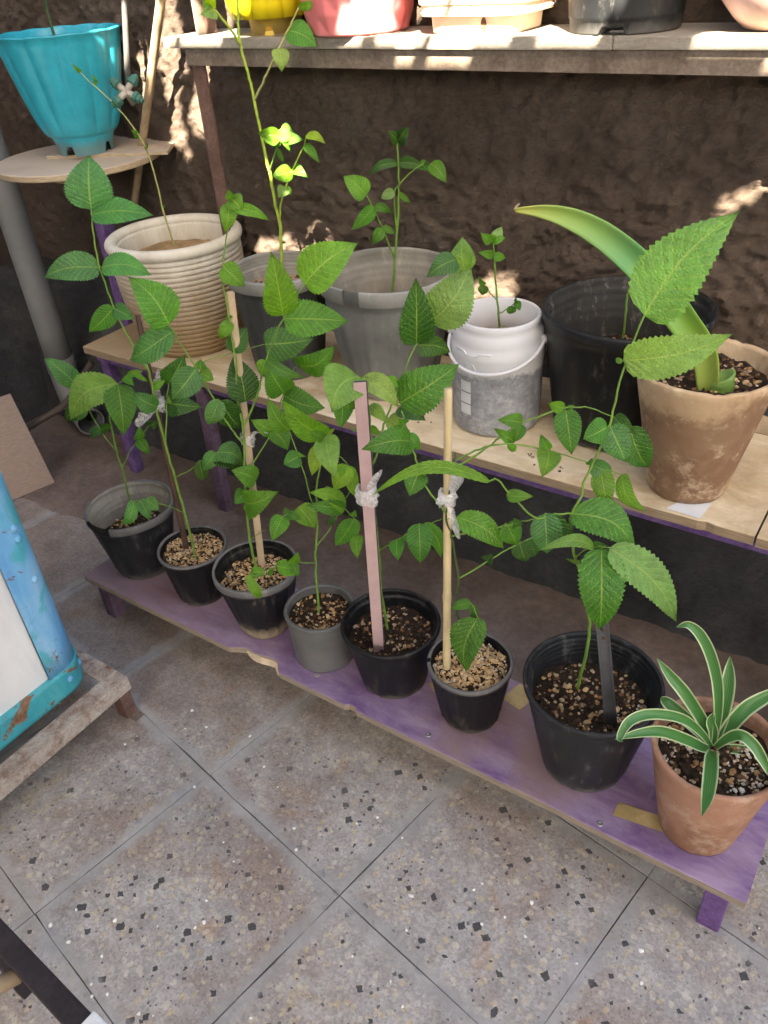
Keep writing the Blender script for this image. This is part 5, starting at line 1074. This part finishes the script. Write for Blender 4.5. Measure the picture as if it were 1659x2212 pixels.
# ================================================================== STAKES AND TIES
MAT['darkwood'] = m_plain('dark_brown_stick', (.075, .042, .032), .7, .3, .3, 40); MAT['dowel'] = m_plain('pale_dowel', (.50, .385, .26), .7, .3, .12, 50)
MAT['bamboo'] = m_plain('bamboo', (.56, .45, .26), .5, .4, .15, 14); MAT['pinkpaint'] = m_plain('pink_painted_strip', (.40, .275, .275), .65, .3, .1, 30); MAT['darkedge'] = m_plain('dark_strip_edge', (.05, .05, .055), .7, .3)
MAT['metalstrip'] = m_plain('dull_metal', (.11, .115, .125), .4, .5, .2, 20, metal=.5); MAT['film'] = m_sheet('clear_film', (.62, .62, .62), (.85, .85, .86), .38); MAT['filmw'] = m_sheet('white_film', (.60, .60, .60), (.8, .8, .8), .5)
def stake_pts(key, breg, bx, by, treg, tx, ty, o=0.0):
    b = atZ(*px(breg, bx, by), POT[key]['zs']); off = b[:2]-POT[key]['c'][:2]; d = np.linalg.norm(off); R_ = POT[key]['r']*.9
    if d > R_: b[:2] = POT[key]['c'][:2]+off/d*R_
    t = atD(*px(treg, tx, ty), b, o); a = (t-b)/np.linalg.norm(t-b); return b-a*.05, t, a, b
b, t, a, g0 = stake_pts('P2', 'G', 915, 1212, 'D', 685, 1112, .03)
props(tube('stake', [b+(t-b)*q for q in np.linspace(0, 1, 14)], [.0075, .0055], MAT['darkwood'], None, 9), 'thin dark brown stick in the small gritty pot', 'stake')
b, t, a, g0 = stake_pts('P3', 'G', 1362, 1312, 'E', 40, 442, .03); Q = [b+(t-b)*q for q in np.linspace(0, 1, 10)]
V, F = tube_vf(Q, .0078, 32); V = np.array(V); 
for i in range(10):
    for k in range(32):
        if k % 2: V[i*32+k] = Q[i]+(V[i*32+k]-Q[i])*.88
props(mesh('stake', V, F, MAT['dowel'], None, False), 'pale finely grooved wooden dowel in the mud-stained pot', 'stake'); ST3 = (b, t)
b, t, a, g0 = stake_pts('P5', 'H', 728, 1252, 'E', 878, 1028, .03); w_ = np.cross(a, CAM-g0); w_ /= np.linalg.norm(w_); fr = np.cross(w_, a)
sk = thing('stake', 'flat pink painted strip standing in the glossy black pot', 'stake', g0)
bar('face', b, t, .021, .005, MAT['pinkpaint'], sk, .0008, ref=fr); bar('edge', b-fr*.0057+w_*.0015, t-fr*.0057+w_*.0015, .0225, .006, MAT['darkedge'], sk, .0008, ref=fr); ST5 = (b, t)
b, t, a, g0 = stake_pts('P6', 'H', 1130, 1358, 'd', 968, 840, .02); V = []; R_ = []
Q = [b+(t-b)*q for q in np.linspace(0, 1, 40)]
nodes = (.36, .78); R_ = [.0078-.0012*q+.0011*sum(math.exp(-((q-n_)/.012)**2) for n_ in nodes) for q in np.linspace(0, 1, 40)]
props(tube('stake', Q, R_, MAT['bamboo'], None, 14), 'pale bamboo cane in the grit filled pot', 'stake'); ST6 = (b, t)
b, t, a, g0 = stake_pts('P7', 'I', 757, 1328, 'I', 695, 640, .03); w_ = np.cross(a, CAM-g0); w_ /= np.linalg.norm(w_); fr = np.cross(w_, a)
sk = thing('stake', 'dull metal strip with punched holes standing in the large dark pot', 'stake', g0); stp_ = bar('strip', b, t, .019, .002, MAT['metalstrip'], sk, .0006, ref=fr)
for e_ in (-1, 1): bar('flange', b+w_*e_*.0094+fr*.003, t+w_*e_*.0094+fr*.003, .0018, .006, MAT['metalstrip'], sk, .0004, ref=fr)
for q in (.80, .855, .91):
    c = b+(t-b)*q+fr*.0012; tube('hole', [c, c+fr*.0008], .0028, MAT['hole'], stp_, 10)
def tie(label, c, axis, r, h, mat, tails, seed, name='plastic_tie'):
    rg = np.random.default_rng(seed); axis = axis/np.linalg.norm(axis); u = np.cross(axis, CF); u /= np.linalg.norm(u); v = np.cross(axis, u); root = thing(name, label, 'tie', c); V = []; F = []; n = 28; m = 9
    for i in range(m):
        z_ = (i/(m-1)-.5)*h
        for k in range(n):
            t_ = 2*math.pi*k/n; rr = r*(1+.18*math.sin(3*t_+i*1.3)*rg.uniform(.3, 1)+rg.normal(0, .03)+.25*math.sin(math.pi*i/(m-1)))
            V.append(c+u*rr*math.cos(t_)*1.25+v*rr*math.sin(t_)+axis*(z_+.003*math.sin(2*t_+i)))
    for i in range(m-1):
        for k in range(n): F.append((i*n+k, i*n+(k+1) % n, (i+1)*n+(k+1) % n, (i+1)*n+k))
    mesh('wrap', V, F, mat, root)
    for P, W in tails:
        C = catmull(P, 6); o = strip('tail', C, W, mat, root, .6, rg.uniform(-.5, .5), 2)
        me = o.data
        for vv in me.vertices: vv.co += Vector(rg.normal(0, .0004, 3))
    return root
def dpt(reg, x, y, root, o=0.0): return atD(*px(reg, x, y), root, o)
R2 = POT['P2']['c']; c = dpt('G', 752, 355, R2, .01)
tie('clear plastic film tie with loose tails on the dark stick', c, np.array([-.1, 0, 1.0]), .011, .03, MAT['film'], [([c, dpt('G', 735, 270, R2, -.01), dpt('G', 748, 150, R2, -.02)], [.012, .016, .018, .004]), ([c, dpt('G', 690, 400, R2, -.02), dpt('G', 620, 485, R2, -.03)], [.010, .020, .024, .012])], 1)
c = ST3[0]+(ST3[1]-ST3[0])*.505; c = dpt('L', 884, 545, c, 0); tie('clear tape wrapped round the pale dowel and stem', c, ST3[1]-ST3[0], .0105, .026, MAT['film'], [([c, dpt('L', 945, 495, c, -.01), dpt('L', 1025, 505, c, -.015)], [.010, .008, .006, .002])], 2)
c = dpt('H', 657, 325, ST5[0]+(ST5[1]-ST5[0])*.6, -.004); tie('white plastic film knotted round the pink strip', c, ST5[1]-ST5[0], .0135, .036, MAT['filmw'], [([c, dpt('H', 700, 250, c, -.01), dpt('H', 748, 178, c, -.012)], [.012, .014, .014, .003]), ([c, dpt('H', 690, 350, c, -.015), dpt('H', 712, 380, c, -.012)], [.012, .016, .008])], 3)
c = dpt('H', 1135, 335, ST6[0]+(ST6[1]-ST6[0])*.55, -.004); tie('white plastic film knot with long tail on the bamboo cane', c, ST6[1]-ST6[0], .0105, .026, MAT['filmw'], [([c, dpt('H', 1160, 420, c, -.012), dpt('H', 1180, 500, c, -.015), dpt('H', 1205, 585, c, -.012)], [.014, .012, .014, .013, .004]), ([c, dpt('H', 1190, 250, c, -.01), dpt('H', 1225, 160, c, -.008)], [.012, .018, .026, .016]), ([c, dpt('H', 1095, 370, c, -.014), dpt('H', 1080, 390, c, -.012)], [.016, .016, .010])], 4)
print('objects', len(bpy.data.objects), 'tris', sum(len(m.polygons) for m in bpy.data.meshes))
